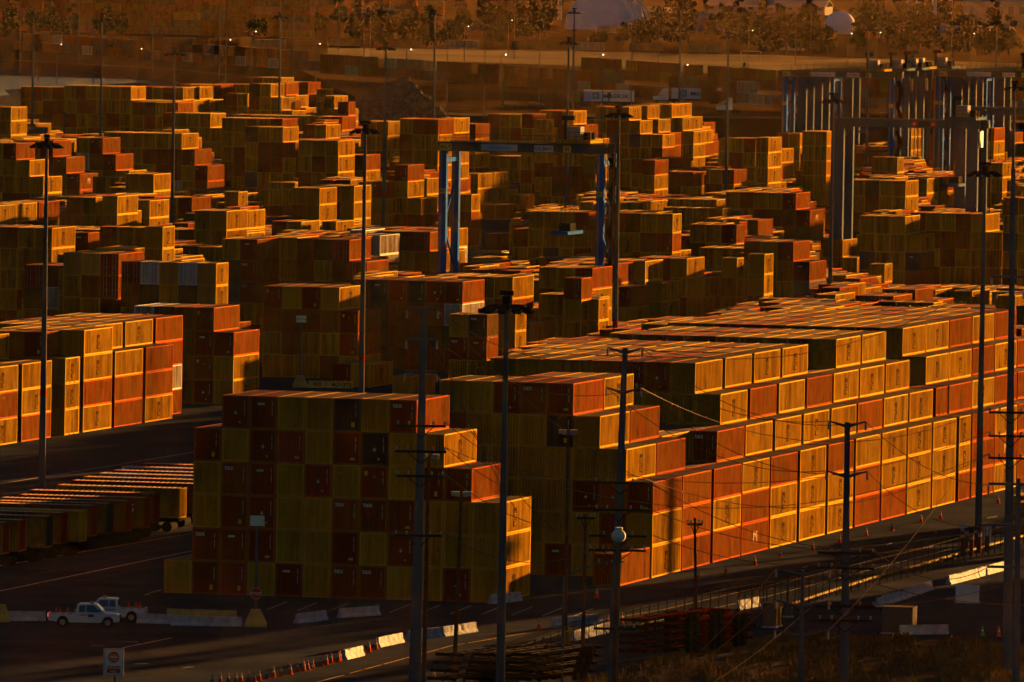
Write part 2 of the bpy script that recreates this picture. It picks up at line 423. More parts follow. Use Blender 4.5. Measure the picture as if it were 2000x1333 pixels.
# left stack beside the aisle
u0, v0 = to_uv(inv(162.1, 845.2, 0))
for dv, hs, L, cc in ((-40.0, [3,3,3,4], 12.192, 'oro'), (-26.0, [3,3,4,4,3], 12.192, 'roo'), (-6.9-1, [3,4,4,4], 6.058, 'ooo'),
                      (0, [4,4,4,4,3], 12.192, 'oroo'), (13.6, [3,4,4,4,4,4], 12.192, 'rro'), (27.3, [3,4,4,4,4,4], 12.192, 'orr'), (41.0, [0,4,4,4,4,4], 12.192, '')):
    rr = random.Random(int(dv*3+500))
    for j, h in enumerate(hs):
        cl = [rcol(rr) for _ in range(h)]
        if j == 0:
            for t in range(min(h, len(cc))): cl[t] = cc[t]
        if j == 1 and dv == 41.0: cl = ['r', 'w', 'r', 'r']
        if j == 1 and dv in (13.6, 27.3): cl[3] = 'o'
        if h: column(u0-W-2.50*j, v0+dv, h, cl, L, False, 'aisle')
z3 = '0'
B_ = bay
B_('q', 1240, 478, 137, '000', '-1', 'rrrr', n=4, ends=['rrrr', 'grgr', 'wrrr'], nm='behindaisle')
B_('.', 663.4, 562, 42, '000', '-1', 'oror', n=4, ends=['rroo', 'orro', 'rroo'])
B_('m', 185, 800, 142, '0', '', 'o', n=1)
B_('C', 1435, 1060, 250, '00000', '', 'rwgr', n=4, ends=['rrkr', 'grrr', 'rrrr', 'ggkk', 'rrrr'])
B_('q', 1110, 885, 0, n=1) if False else None
# middle distance, near to far
B_('A', 1110, 885, 255, '000', '-1', 'rr', doors=True, ends=['rr', 'rw', 'rg'])
B_('B', 545, 850, 235, '0000', '', 'ooor', short=True, doors=True, ends=['wk', 'oo', 'wk', 'rr'])
B_('B', 725, 665, 240, '000', '-2', 'oooo', doors=True)
B_('A', 1365, 740, 250, '00', '', 'rrr', doors=True)
B_('A', 290, 520, 230, '0', '-1-1', 'rro')
B_('A', 535, 720, 228, '0-1', '', 'ro'); B_('A', 835, 690, 228, '0', '', 'oo')
B_('A', 600, 445, 240, '000', '', 'oo')
B_('A', 1425, 635, 225, '00', '', 'oor')
B_('A', 1735, 440, 215, '00', '', 'oo', short=True)
B_('A', 1870, 430, 215, '', '', 'oo', short=True)
B_('A', 1450, 470, 208, '0', '', 'ro', short=True)
B_('A', 1015, 500, 208, '0', '', 'ro', short=True)
B_('A', -60, 190, 215, '0', '', 'oo'); B_('A', 190, 168, 213, '0', '', 'or'); B_('A', 450, 148, 208, '0', '', 'ro')
B_('A', 1720, 130, 205, '0', '', 'ooo')
B_('A', 1100, 95, 205, '0', '', 'oor'); B_('A', 1350, 80, 203, '', '', 'oor'); B_('A', 1580, 60, 200, '', '', 'oo')
B_('B', 1015, 575, 240, '0', '', 'rrr')
B_('C', 135, 580, 242, '00', '-1', 'rr', doors=True, ends=['ko', 'rr'])
B_('B', 1475, 555, 238, '0', '', 'ooo')
B_('C', 1060, 490, 228, '00', '-1', 'ro', doors=True, ends=['ro', 'oo']); B_('C', 1275, 460, 225, '0', '', 'ow')
B_('C', 485, 530, 225, '0', '', 'ww', doors=True)
B_('C', 320, 470, 225, '', '', 'wo')
B_('B', 665, 250, 220, '0-1-1', '', 'ooo'); B_('B', 885, 245, 215, '', '', 'oo')
B_('B', 480, 290, 215, '', '', 'rr')
B_('B', 865, 480, 218, '0', '', 'oo')
B_('B', 1080, 420, 195, '', '', 'ro')
B_('B', 55, 108, 195, '0', '', 'rr'); B_('B', 265, 98, 193, '0', '', 'rr'); B_('B', 500, 80, 193, '', '', 'oo')
B_('B', 800, 30, 178, '', '', 'oo', short=True)
B_('b', 365, 1305, 188, '0', '', 'roo'); B_('b', 580, 1285, 188, '', '', 'ooo')
B_('b', 1305, 1300, 190, '0', '', 'oroo')
B_('b', 1450, 1215, 185, '0', '', 'ooo'); B_('b', 1685, 1195, 180, '', '', 'oo'); B_('b', 1880, 1185, 180, '', '', 'ro')
B_('b', 1730, 1280, 192, '0', '', 'ooo')
B_('c', 190, 1255, 190, '00', '', 'oooo')
B_('B', 1520, 372, 195, '0', '', 'oo'); B_('B', 1920, 370, 200, '0', '', 'oo')
B_('c', 160, 1165, 185, '0', '', 'ooo'); B_('c', 355, 1160, 180, '', '', 'oo')
B_('c', 555, 1210, 188, '0', '', 'rooo')
B_('c', 805, 1015, 186, '0', '-2', 'rooroo'); B_('c', 1025, 1170, 186, '', '', 'ooo')
B_('C', 1535, 60, 182, '0', '', 'orro', short=True)
B_('c', 1610, 1115, 176, '0', '', 'ooo'); B_('c', 1790, 1100, 172, '', '', 'ooo'); B_('c', 1405, 985, 168, '0', '', 'ooo')
B_('C', 1950, 180, 178, '0', '', 'o', n=1); B_('D', 155, 65, 172, '0', '', 'o', n=1)
B_('C', 1840, 512, 215, '', '', 'g', n=1)
B_('D', 945, 265, 212, '000-1', '', 'roro'); B_('D', 1140, 490, 205, '0', '', 'oo'); B_('D', 1345, 530, 200, '', '', 'oo', short=True)
B_('D', 1440, 155, 200, '0', '', 'oo'); B_('D', 1650, 135, 195, '', '', 'oo')
B_('D', 1905, 285, 195, '000', '', 'oror', short=True)
B_('D', 1175, 330, 195, '', '', 'ro', short=True)
B_('D', 1590, 825, 228, '000000', '', 'ooro'); B_('D', 1245, 855, 232, '000', '', 'rooo')
B_('D', 985, 905, 238, '00', '', 'rooo', n=4)
B_('D', 580, 1000, 235, '00', '', 'oooo'); B_('D', 860, 1020, 225, '', '', 'roo', short=True)
B_('D', 160, 935, 232, '00', '', 'roo'); B_('D', 70, 1010, 235, '00', '', 'oror')
B_('D', 1785, 1070, 230, '0', '', 'ooor'); B_('D', 1425, 1125, 232, '', '', 'roro'); B_('D', 1205, 1145, 236, '0', '', 'oroo')
B_('G', 1135, 35, 245, '0', '', 'rorr', n=3)
B_('G', 1410, 85, 225, '', '', 'ooor', short=True)
B_('G', 615, 360, 240, '', '', 'or', n=2); B_('G', 455, 200, 228, '0', '', 'ooo', short=True); B_('G', 130, 265, 232, '0', '', 'gro', short=True)
B_('G', 410, 95, 235, '0', '', 'rooo')
B_('E', 130, 795, 228, '00', '-1', 'oorr'); B_('E', 820, 680, 222, '00', '-1', 'oroo'); B_('E', 705, 790, 205, '0B', '-1', 'oo', short=True) if False else B_('E', 705, 790, 205, '00', '-1', 'oooo', short=True)
B_('E', 1350, 605, 228, '000', '-1', 'rrooo'); B_('E', 1205, 965, 200, '', '', 'woo', short=True); B_('E', 1020, 745, 205, '', '', 'oo', short=True)
B_('E', 945, 355, 200, '0', '', 'roo'); B_('E', 1010, 130, 172, '0', '-1-1', 'rooo'); B_('E', 785, 160, 182, '0', '', 'ooo')
B_('E', 700, 410, 190, '00', '', 'roo', short=True); B_('E', 465, 420, 190, '0', '', 'ooo')
B_('E', 540, 220, 180, '000', '', 'ooo', short=True); B_('E', 470, 120, 182, '000', '', 'ooo'); B_('E', 640, 90, 178, '', '', 'ooo')
B_('E', 1380, 45, 188, '00000', '-1', 'rrrr'); B_('E', 1700, 290, 180, '', '', 'roo')
B_('F', 35, 495, 185, '0', '-1', 'oooo'); B_('F', 490, 755, 185, '', '', 'or', short=True)
B_('F', 715, 240, 195, '00', '-1', 'oooo', n=4); B_('F', 1585, 215, 205, '0000', '-1', 'oooo', n=4); B_('F', 1740, 200, 200, '', '', 'rooo', n=4)
B_('F', 2100, 40, 195, '000', '', 'oooo'); B_('F', 860, 35, 165, '00', '', 'rooo'); B_('F', 1005, 130, 168, '0', '', 'rooo')
B_('F', 140, -20, 165, '0', '', 'rooo'); B_('F', 485, -10, 165, '0', '', 'rooo'); B_('F', 1460, 0, 165, '', '', 'ooo')
# far field
B_('f', 680, 1165, 168, '0000', '', 'oooo'); B_('f', 920, 1140, 165, '0000', '', 'oooo'); B_('f', 1085, 1120, 162, '000', '', 'rooo'); B_('f', 1240, 1100, 160, '000', '', 'rooo')
B_('f', 90, 1225, 158, '00000', '', 'rooo'); B_('f', 445, 1275, 158, '0', '', 'rooo')
B_('f', 1765, 965, 168, '0', '', 'ooo'); B_('f', 1480, 1000, 162, '0', '', 'ooo'); B_('f', 1450, 1280, 165, '', '', 'roo')
B_('f', 372, 860, 155, '000', '', 'rooo'); B_('f', 245, 1040, 155, '00', '', 'ooo'); B_('f', 590, 900, 152, '0', '', 'ooo', short=True)
B_('f', 745, 530, 146, '0', '', 'oooooo'); B_('f', 1055, 650, 146, '', '', 'rroo'); B_('f', 1135, 590, 146, '', '', 'rooo')
B_('f', 1620, 580, 146, '0', '', 'roo'); B_('f', 1670, 575, 146, '', '', 'rooo'); B_('f', 10, 590, 148, '0', '', 'rooo')
B_('e', 1425, 650, 160, '0', '', 'oooo'); B_('e', 1735, 630, 156, '0', '', 'oooo'); B_('e', 1420, 1140, 158, '0', '', 'ooo'); B_('e', 1660, 1085, 158, '0', '', 'ooo')
B_('e', 670, 1070, 165, '00', '', 'roo'); B_('e', 440, 1175, 158, '0', '', 'ooo')
B_('e', 915, 710, 164, '0', '-2', 'roooo'); B_('e', 1065, 700, 162, '', '', 'oooo'); B_('e', 1215, 830, 163, '', '', 'orr'); B_('e', 750, 710, 158, '0', '', 'oro')
B_('e', 40, 935, 165, '0', '', 'roo'); B_('e', 200, 1095, 165, '0', '', 'roo')
B_('d', 1560, 950, 165, '0', '-1', 'rooo'); B_('d', 1700, 960, 160, '', '', 'roo')
B_('d', 1405, 350, 152, '00-1', '-1-2-2', 'ooooo'); B_('d', 1615, 335, 150, '0', '-1-2', 'oorrro'); B_('d', 1895, 320, 149, '00', '-1-2', 'oooooo'); B_('e', 50, 310, 148, '', '-1-2', 'oooooo')
B_('d', 770, 395, 155, '00', '-1-2', 'orooo'); B_('d', 465, 495, 150, '', '', 'ooo', short=True)
B_('d', 800, 1040, 166, '0-1', '', 'rrr', n=3)
B_('d', 165, 435, 155, '00-1', '-1', 'orooo'); B_('d', 300, 430, 152, '', '-1', 'rooo')
B_('d', 410, 920, 155, '000000', '', 'oo', n=2); B_('d', 545, 915, 153, '', '', 'or', n=2)
B_('c', 1155, 490, 165, '00', '', 'roooo'); B_('c', 1340, 478, 163, '', '', 'oroo'); B_('c', 1580, 545, 165, '0', '', 'roo')
B_('c', 580, 515, 168, '0', '', 'oooo'); B_('c', 725, 650, 163, '0', '', 'ooo'); B_('c', 828, 825, 165, '0', '', 'oo')
B_('c', 145, 905, 170, '00', '', 'roo'); B_('c', 305, 900, 168, '', '', 'roo'); B_('c', 8, 735, 170, '00', '', 'ooo'); B_('c', 165, 725, 168, '', '', 'ooo')
B_('c', 50, 462, 152, '000000000', '', 'rooo')
B_('b', 1805, 555, 170, '0', '-1', 'oroo'); B_('b', 1975, 550, 168, '', '', 'oroo')
B_('b', 1305, 485, 170, '0000', '', 'rooo'); B_('b', 1310, 582, 174, '00', '-1-2', 'orrooo')
B_('b', 1025, 600, 178, '000+1+1+1+1', '', 'oooooo', n=5)
B_('b', 150, 655, 186, '00000', '-1-2', 'orrwoo')
B_('a', 190, 765, 188, '00', '-1-2', 'roorrr'); B_('a', 612, 735, 188, '00', '-1-2', 'rrrooo')
B_('a', 1065, 805, 168, '0', '', 'ooo'); B_('a', 1180, 705, 180, '0', '-1-2', 'rroooo'); B_('a', 1218, 985, 175, '0', '', 'oo')
B_('a', 1375, 1155, 178, '0', '', 'oo'); B_('a', 1765, 1120, 200, '0', '', 'ooo')
B_('a', 720, 685, 165, '0', '', 'roo'); B_('a', 375, 590, 160, '00', '', 'wrr'); B_('a', 415, 540, 155, '0', '', 'ooo'); B_('a', 130, 350, 165, '00', '', 'oooo')
B_('b', 105, 300, 165, '000', '', 'roo'); B_('b', 165, 125, 162, '0000', '-1', 'oooo'); B_('b', 355, 118, 160, '', '-1', 'oooo')
B_('b', 600, 95, 160, '000', '-1-2', 'rrooo'); B_('b', 905, 195, 155, '0', '-1', 'ooooo', short=True)
B_('b', 998, 90, 157, '000', '-1-2', 'ooorro'); B_('b', 1170, 85, 155, '0', '-1-2', 'oooooo'); B_('b', 1345, 75, 153, '', '-1-2', 'rooooo'); B_('b', 1600, 65, 151, '00', '-1-2', 'rroooo')
B_('b', 1900, 222, 150, '', '-1', 'oooo'); B_('b', 1810, 143, 150, '', '', 'ooo', short=True); B_('b', 1295, 12, 145, '00', '', 'oooo'); B_('c', 125, 290, 146, '', '', 'rooo', short=True)
B_('a', 1505, 115, 156, '00000', '-1-1-1-1', 'oooooo'); B_('a', 610, 285, 150, '0-1-1', '-1-2', 'rroooo'); B_('a', 1010, 275, 146, '0', '-1-2', 'roorro', short=True)
B_('a', 1083, 130, 147, '000000', '', 'rroooo')
B_('f', 1880, 600, 140, '000', '', 'rooo')
# ------------------------------------------------------------------ which containers show largest (small depth buffer)
ALLC = []
for (u, v, n, L, cols, doors, src) in STACK:
    for t in range(n): ALLC.append((u, v, t, L, cols[t], doors, src, n))
ZW, ZH = 1000, 667
zb = np.full((ZH, ZW), 1e9); ib = np.full((ZH, ZW), -1, int)
def rast(P, idx):
    pts = [proj(p) for p in P]; d = [p[1] for p in P]
    xs = np.array([p[0] for p in pts])/2; ys = np.array([p[1] for p in pts])/2
    x0, x1 = max(0, int(xs.min())), min(ZW-1, int(xs.max())+1); y0, y1 = max(0, int(ys.min())), min(ZH-1, int(ys.max())+1)
    if x1 <= x0 or y1 <= y0: return
    gx, gy = np.meshgrid(np.arange(x0, x1+1)+.5, np.arange(y0, y1+1)+.5)
    s = None; ok = np.ones(gx.shape, bool); ok2 = np.ones(gx.shape, bool)
    for i in range(4):
        j = (i+1) % 4; e = (xs[j]-xs[i])*(gy-ys[i]) - (ys[j]-ys[i])*(gx-xs[i])
        ok &= e >= 0; ok2 &= e <= 0
    ok |= ok2
    dep = sum(d)/4
    sub = zb[y0:y1+1, x0:x1+1]; si = ib[y0:y1+1, x0:x1+1]
    w = ok & (dep < sub); sub[w] = dep; si[w] = idx
def draw(i):
    u, v, t, L, c, dr, src, n = ALLC[i]
    z0, z1 = t*TIER, t*TIER+HT; f = from_uv
    rast([f(u, v, z0), f(u+W, v, z0), f(u+W, v, z1), f(u, v, z1)], i)
    rast([f(u+W, v, z0), f(u+W, v+L, z0), f(u+W, v+L, z1), f(u+W, v, z1)], i)
    if t == n-1: rast([f(u, v, z1), f(u+W, v, z1), f(u+W, v+L, z1), f(u, v+L, z1)], i)
for i in range(len(ALLC)): draw(i)

# low stacks that fill the ground between the stacks read off the photograph
SKY = [(-400,200),(0,200),(20,178),(250,172),(600,172),(640,205),(700,250),(870,262),(1000,262),(1080,250),(1190,250),(1205,228),(1375,228),(1395,300),(1430,295),(1530,300),(1560,285),(1760,275),(1900,265),(2400,262)]
LANES = [(-200,785,1000,1400),(500,716,880,762),(1735,552,2000,582),(1000,372,1070,402),(925,400,1010,520),(940,352,1200,380),(380,600,520,760),(1330,955,2000,1333),(1240,372,1330,410)]
def skyy(x): return float(np.interp(x, [p[0] for p in SKY], [p[1] for p in SKY]))
def cells(P):
    pts = [proj(p) for p in P]; d = sum(p[1] for p in P)/4
    xs = np.array([p[0] for p in pts])/2; ys = np.array([p[1] for p in pts])/2
    x0, x1 = max(0, int(xs.min())), min(ZW-1, int(xs.max())+1); y0, y1 = max(0, int(ys.min())), min(ZH-1, int(ys.max())+1)
    return x0, x1, y0, y1, d
def try_cell(u, v, rr, L=12.192, hmax=5):
    for (a, b, c, d) in OCC:
        if u < c-.2 and u+W > a+.2 and v < d+.3 and v+L > b-.3: return 0
    X0, Y0 = proj(from_uv(u, v, 0)); X1, Y1 = proj(from_uv(u+W, v+L, 0))
    if X1 < -60 or X0 > 2060: return 0
    for (a, b, c, d) in LANES:
        if a-10 < (X0+X1)/2 < c+10 and b < Y0 < d: return 0
    for h in range(hmax, 0, -1):
        z = h*TIER; tx, ty = proj(from_uv(u, v+L, z))
        if ty < skyy(tx): continue
        x0, x1, y0, y1, d = cells([from_uv(u, v, 0), from_uv(u+W, v+L, 0), from_uv(u+W, v+L, z), from_uv(u, v, z)])
        if x1 <= x0 or y1 <= y0: return 0
        sub = zb[y0:y1+1, x0:x1+1]; hid = int(((sub > d) & (sub < 1e8)).sum())
        if hid <= 4 or hid < .05*sub.size: return h
    return 0
def fill():
    rr = random.Random(99); vs = []
    v = 1052.0; k = 0
    while v < 2560:
        short = rr.random() < .12; L = 6.058 if short else 12.192
        u = -60.0 - v*.32 - 60
        # the frame at this depth spans about +-0.05 v around the view axis
        Xc = -v*math.sin(PHI)/1.0
        a, b = Xc - .052*v - 10, Xc + .052*v + 10
        if k % 6 != 5:
            u = a; run = 0; cap = 4
            while u < b:
                if run <= 0: run = rr.randint(3, 9); cap = rr.choice([2, 3, 3, 4, 4, 5]); 
                if rr.random() < .04: u += 3.5
                h = try_cell(u, v, rr, L, max(1, cap-(1 if rr.random() < .25 else 0)))
                if h: 
                    n0 = len(STACK)
                    column(u, v, h, [rcol(rr) for _ in range(h)], L, False, 'fill')
                    for t in range(h):
                        ALLC.append((u, v, t, L, STACK[-1][4][t], False, 'fill', h)); i = len(ALLC)-1; draw(i)
                u += 2.5; run -= 1
        v += L + 1.0; k += 1
fill()
cnt = np.bincount(ib[ib >= 0].ravel(), minlength=len(ALLC))
order = [int(i) for i in np.argsort(-cnt) if cnt[i] > 0]
IND = set(order[:300]); cxy = {}
for i in IND:
    ys, xs = np.nonzero(ib == i); cxy[i] = (xs.mean()/ZW*100, ys.mean()/ZH*100)
print('kept', sum(1 for q in ALLC if q[6] != 'fill'), 'containers', len(ALLC), 'visible', len(order), 'smallest individual px', cnt[order[min(299, len(order)-1)]])
for l in LOG:
    if 'HIT' in l or l[3] < .6 or l[3] > 6.6: print('BAY', l)
ORD = ['', 'first', 'second', 'third', 'fourth', 'fifth', 'sixth', 'seventh', 'eighth', 'ninth', 'tenth', 'eleventh', 'twelfth', 'thirteenth', 'fourteenth', 'fifteenth', 'sixteenth', 'seventeenth', 'eighteenth', 'nineteenth', 'twentieth', 'twenty-first', 'twenty-second']
uR, vR = to_uv(inv(1272.9, 1130.0, 0)); RV = sorted(set(m[0] for m in RM))
uQ, vQ = to_uv(inv(162.1, 845.2, 0)); QV = [-40.0, -26.0, -7.9, 0, 13.6, 27.3, 41.0]
used = set()
for i in sorted(IND):
    u, v, t, L, c, dr, src, n = ALLC[i]; key = '20' if L < 8 else '40'
    rr = random.Random(i*13+5)
    base = PAL[c][rr.randrange(len(PAL[c]))]; k = rr.uniform(.86, 1.14); colr = tuple(min(1, q*k) for q in base)+(1,)
    P = from_uv(u, v, t*TIER)
    root = empty('shipping_container', P, -PHI)
    tex = None
    tiern = ['bottom', 'second', 'third', 'fourth', 'fifth', 'sixth', 'seventh', 'eighth'][t]
    if src == 'near':
        cc = int(round((u-uL)/2.497))
        lead = LROWS[t+1][1]; lab = f"{CNAME[c]} container, {ORD[cc-lead+1]} from left in {tiern} row of nearest shaded stack"
        grp = 'containers in the nearest stack'
        tex = 'tex' if (t+1, cc) in TEX else None
    elif src == 'long':
        j = int(round((uR-W-u)/2.5)); b = min(range(len(RV)), key=lambda q: abs(RV[q]-(v-vR)))
        lab = f"{CNAME[c]} container, {tiern} tier, {ORD[j+1]} column in, {ORD[b+1]} along, long right-hand stack"
        grp = 'containers in the long sunlit stack'
    elif src == 'aisle':
        j = int(round((uQ-W-u)/2.5)); b = min(range(len(QV)), key=lambda q: abs(QV[q]-(v-vQ)))
        lab = f"{CNAME[c]} container, {tiern} tier, {ORD[j+1]} column in, {ORD[b+1]} along, stack at left aisle"
        grp = 'containers in the stack by the left aisle'
    else:
        x, y = cxy[i]; lab = f"{CNAME[c]} container on {tiern} tier, {x:.0f} percent across and {y:.0f} percent down the photo"
        grp = 'containers stacked in the middle of the yard'
    if lab in used:
        x, y = cxy[i]; lab = f"{CNAME[c]} container on {tiern} tier, {x:.1f} percent across and {y:.1f} percent down"
    used.add(lab)
    tag(root, lab, 'container', grp)
    def part(name, me):
        o = bpy.data.objects.new(name, me); COL.objects.link(o); o.parent = root; o.color = colr; return o
    part('frame', PM['frame', key]); part('side_wall', PM['side_r', key]); part('side_wall', PM['side_l', key])
    part('roof', PM['roof', key]); part('floor', PM['floor', key]); part('end_wall', PM['rear', key])
    if dr:
        d = part('door', PM['door', key]); o = bpy.data.objects.new('lock_rod', PM['rods']); COL.objects.link(o); o.parent = d
    else:
        part('end_wall', PM['end', key])
        if tex is None:
            if c == 'o': tex = 'ink' if rr.random() < .8 else None
            elif c in 'wB': tex = 'ink'
            else: tex = rr.choice(['sticker', 'sticker2', 'ring', 'square', 'sticker', 'word', 'tex' if src != 'near' else 'ring'])
        if tex: part('lettering', PLAC[tex])
    if c == 'o' and rr.random() < .8: part('lettering', PM['mark', key])
    elif c == 'r' and rr.random() < .12: part('lettering', PM['markw', key])
# the rest of the yard as one object
def templ(L, kind):
    mb = MB(); merge(mb, frame_mb(L), m=1); merge(mb, side_mb(L, True, pitch=.42), m=0); merge(mb, end_mb(pitch=.31), m=0)
    n0 = len(mb.f)
    mb.quad((.03, L-.1, .1), (.03, .1, .1), (.03, .1, HT-.1), (.03, L-.1, HT-.1), 0)
    mb.quad((W, L-.04, .1), (0, L-.04, .1), (0, L-.04, HT-.1), (W, L-.04, HT-.1), 0)
    mb.quad((0, 0, HT-.03), (W, 0, HT-.03), (W, L, HT-.03), (0, L, HT-.03), 4)
    mb.quad((0, 0, .08), (0, L, .08), (W, L, .08), (W, 0, .08), 3)
    if kind == 'o': mark_side(mb, L, 2)
    return np.array(mb.v), mb.f, mb.m
TP = {(k, kk): templ(L, kk) for k, L in (('40', 12.192), ('20', 6.058)) for kk in ('o', 'x')}
seen_col = {}
for i, q in enumerate(ALLC):
    if cnt[i] > 3: seen_col[(q[0], q[1])] = True
VV = []; FF = []; MM = []; CC = []; nv = 0
for i, (u, v, t, L, c, dr, src, n) in enumerate(ALLC):
    if i in IND: continue
    if src == 'fill' and not seen_col.get((u, v)): continue
    tv, tf, tm = TP[('20' if L < 8 else '40', 'o' if c == 'o' else 'x')]
    rr = random.Random(i*13+5); base = PAL[c][rr.randrange(len(PAL[c]))]; k = rr.uniform(.86, 1.14)
    VV.append(tv + np.array([u, v, t*TIER])); FF += [tuple(nv+a for a in f) for f in tf]; MM += tm
    CC += [(base[0]*k, base[1]*k, base[2]*k, rr.random())]*len(tv); nv += len(tv)
me = bpy.data.meshes.new('shipping_containers'); me.from_pydata(np.concatenate(VV).tolist(), [], FF)
for m_ in (M_WALLS, M_RAILS, M_MARK, M_UNDER, M_ROOFS): me.materials.append(m_)
me.polygons.foreach_set('material_index', MM)
ca = me.attributes.new('paint', 'FLOAT_COLOR', 'POINT'); ca.data.foreach_set('color', np.array(CC, dtype=np.float32).ravel())
o = bpy.data.objects.new('shipping_containers', me); COL.objects.link(o); o.rotation_euler = (0, 0, -PHI)
tag(o, 'the hundreds of smaller ochre and rust red containers stacked farther back in the yard', 'containers', kind='stuff')
# ------------------------------------------------------------------ ground, water, embankment, roads
M_ASPH = mat('yard_asphalt', (.027, .031, .046), .95, var=.42, scale=.09, spec=.0)
M_EARTH = mat('dry_earth', (.032, .018, .009), .95, var=.45, scale=.05)
M_CONC = mat('pale_concrete_apron', (.13, .095, .06), .8, var=.25, scale=.02)
M_ROAD = mat('road_asphalt', (.07, .062, .055), .6, var=.2, scale=.05)
M_LINE = mat('worn_white_paint', (.40, .38, .34), .7, var=.5, scale=1.2)
M_YLINE = mat('worn_yellow_paint', (.42, .26, .05), .7, var=.4, scale=1.2)
M_WATER = mat('harbour_water', (.02, .022, .025), .06, bump=.05, scale=.6, spec=.8)
PZ = 9.0
g = MB(); g.quad((-9000, 300, 0), (9000, 300, 0), (9000, 4600, 0), (-9000, 4600, 0))
tag(g.build('ground', M_ASPH), kind='structure')
EDGE = [(-1500, 60, 2), (-300, 96, 2), (0, 118, 2), (330, 136, 3), (560, 160, 5), (700, 212, 8), (900, 226, 9), (1500, 232, 9), (2000, 240, 9), (3500, 262, 9)]
g = MB(); rows = []
for (x, y, z) in EDGE:
    e = inv(x, y, z); rows.append([Vector((e.x, e.y-38-z*2.5, -.3)), Vector((e.x, e.y-14, z*.8)), e, e+Vector((0, 26, .05)), e+Vector((0, 70, PZ-z)), Vector((e.x*6, 32000, PZ))])
for a, b in zip(rows, rows[1:]):
    for k in range(5): g.quad(a[k], b[k], b[k+1], a[k+1], 1 if k == 2 else 0)
tag(g.build('embankment', [M_EARTH, M_ROAD]), kind='structure')
g = MB(); P = [inv(x, y, .03) for x, y in ((-700, 250), (19, 186), (8, 176), (300, 160), (240, 155), (0, 148), (-700, 140))]
g.v = [tuple(p) for p in P]; g.f = [tuple(range(len(P)))]; g.m = [0]
tag(g.build('water', M_WATER), kind='structure')
mat_dust = mat('pale_road_dust', (.045, .043, .045), .9, var=.4, scale=.5)
def strip(name, pts, w, m, z=.004, kind='structure'):
    g = MB()
    P = [inv(x, y, z) for x, y in pts]
    for a, b in zip(P, P[1:]):
        d = (b-a).normalized(); n = Vector((-d.y, d.x, 0))*w/2
        g.quad(a-n, b-n, b+n, a+n)
    return tag(g.build(name, m), kind=kind)
def poly(name, pts, m, z):
    g = MB(); P = [inv(x, y, z) for x, y in pts]; g.v = [tuple(p) for p in P]; g.f = [tuple(range(len(P)))]; g.m = [0]
    return tag(g.build(name, m), kind='structure')
poly('apron', [(640, 112), (1100, 128), (1500, 150), (2100, 176), (2100, 128), (1500, 108), (1000, 98), (640, 94)], M_CONC, PZ+.06)
strip('painted_line', [(-40, 952), (375, 884), (640, 842)], .22, M_LINE)
strip('painted_line', [(-40, 1163), (375, 1076)], .18, M_LINE)
strip('painted_line', [(-40, 1112), (375, 1042)], .18, M_YLINE)
strip('painted_line', [(238, 1266), (336, 1246)], .22, M_LINE)
for a, b, c, d in ((262, 1297, 288, 1296), (352, 1304, 378, 1303), (336, 1308, 362, 1307), (178, 1261, 206, 1262), (210, 1253, 270, 1254), (282, 1162, 292, 1160), (293, 1158, 303, 1156), (305, 1155, 315, 1153)):
    strip('painted_line', [(a, b), (c, d)], .25, M_LINE)
for k in range(11):
    strip('painted_line', [(520+60*k, 1192+1.2*k), (560+60*k, 1176+1.2*k)], .10, M_LINE)
strip('painted_line', [(1060, 1262), (1500, 1165), (2040, 1025)], .12, M_LINE)
strip('painted_line', [(600, 1338), (880, 1262), (1300, 1190), (1700, 1098), (2040, 1008)], .16, M_YLINE)
rr = random.Random(4)
for k in range(46):                                     # worn marks and tar patches catching the light
    x = rr.uniform(1480, 1990); y = 1150-.27*(x-1480)+rr.uniform(-22, 24); l = rr.uniform(6, 26)
    strip('painted_line', [(x, y), (x+l, y-rr.uniform(-1, 4))], .12, M_LINE)
for k in range(40):
    x = rr.uniform(20, 1000); y = rr.uniform(1172, 1325); l = rr.uniform(8, 40)
    strip('road_patch', [(x, y), (x+l, y-rr.uniform(-1, 3))], rr.uniform(.3, 1.6), mat('tar_patch', (.035, .033, .032), .5) if k == 0 else bpy.data.materials['tar_patch'], z=.008)
for k in range(34):                                     # tyre tracks and long scuffs
    x = rr.uniform(-40, 760); y = rr.uniform(1236, 1330); l = rr.uniform(90, 380); sl = rr.uniform(-.10, .02)
    strip('tyre_track', [(x, y), (x+l*.5, y+l*.5*sl+rr.uniform(-2, 2)), (x+l, y+l*sl)], rr.uniform(.12, .35), bpy.data.materials['tar_patch'] if k % 3 else mat_dust, z=.012)
for k in range(26):
    x = rr.uniform(-40, 330); y = 1150 - x*.21 + rr.uniform(-250, 30); l = rr.uniform(60, 260)
    if y < 880: continue
    strip('tyre_track', [(x, y), (x+l, y-l*.2)], rr.uniform(.15, .5), bpy.data.materials['tar_patch'] if k % 2 else mat_dust, z=.012)
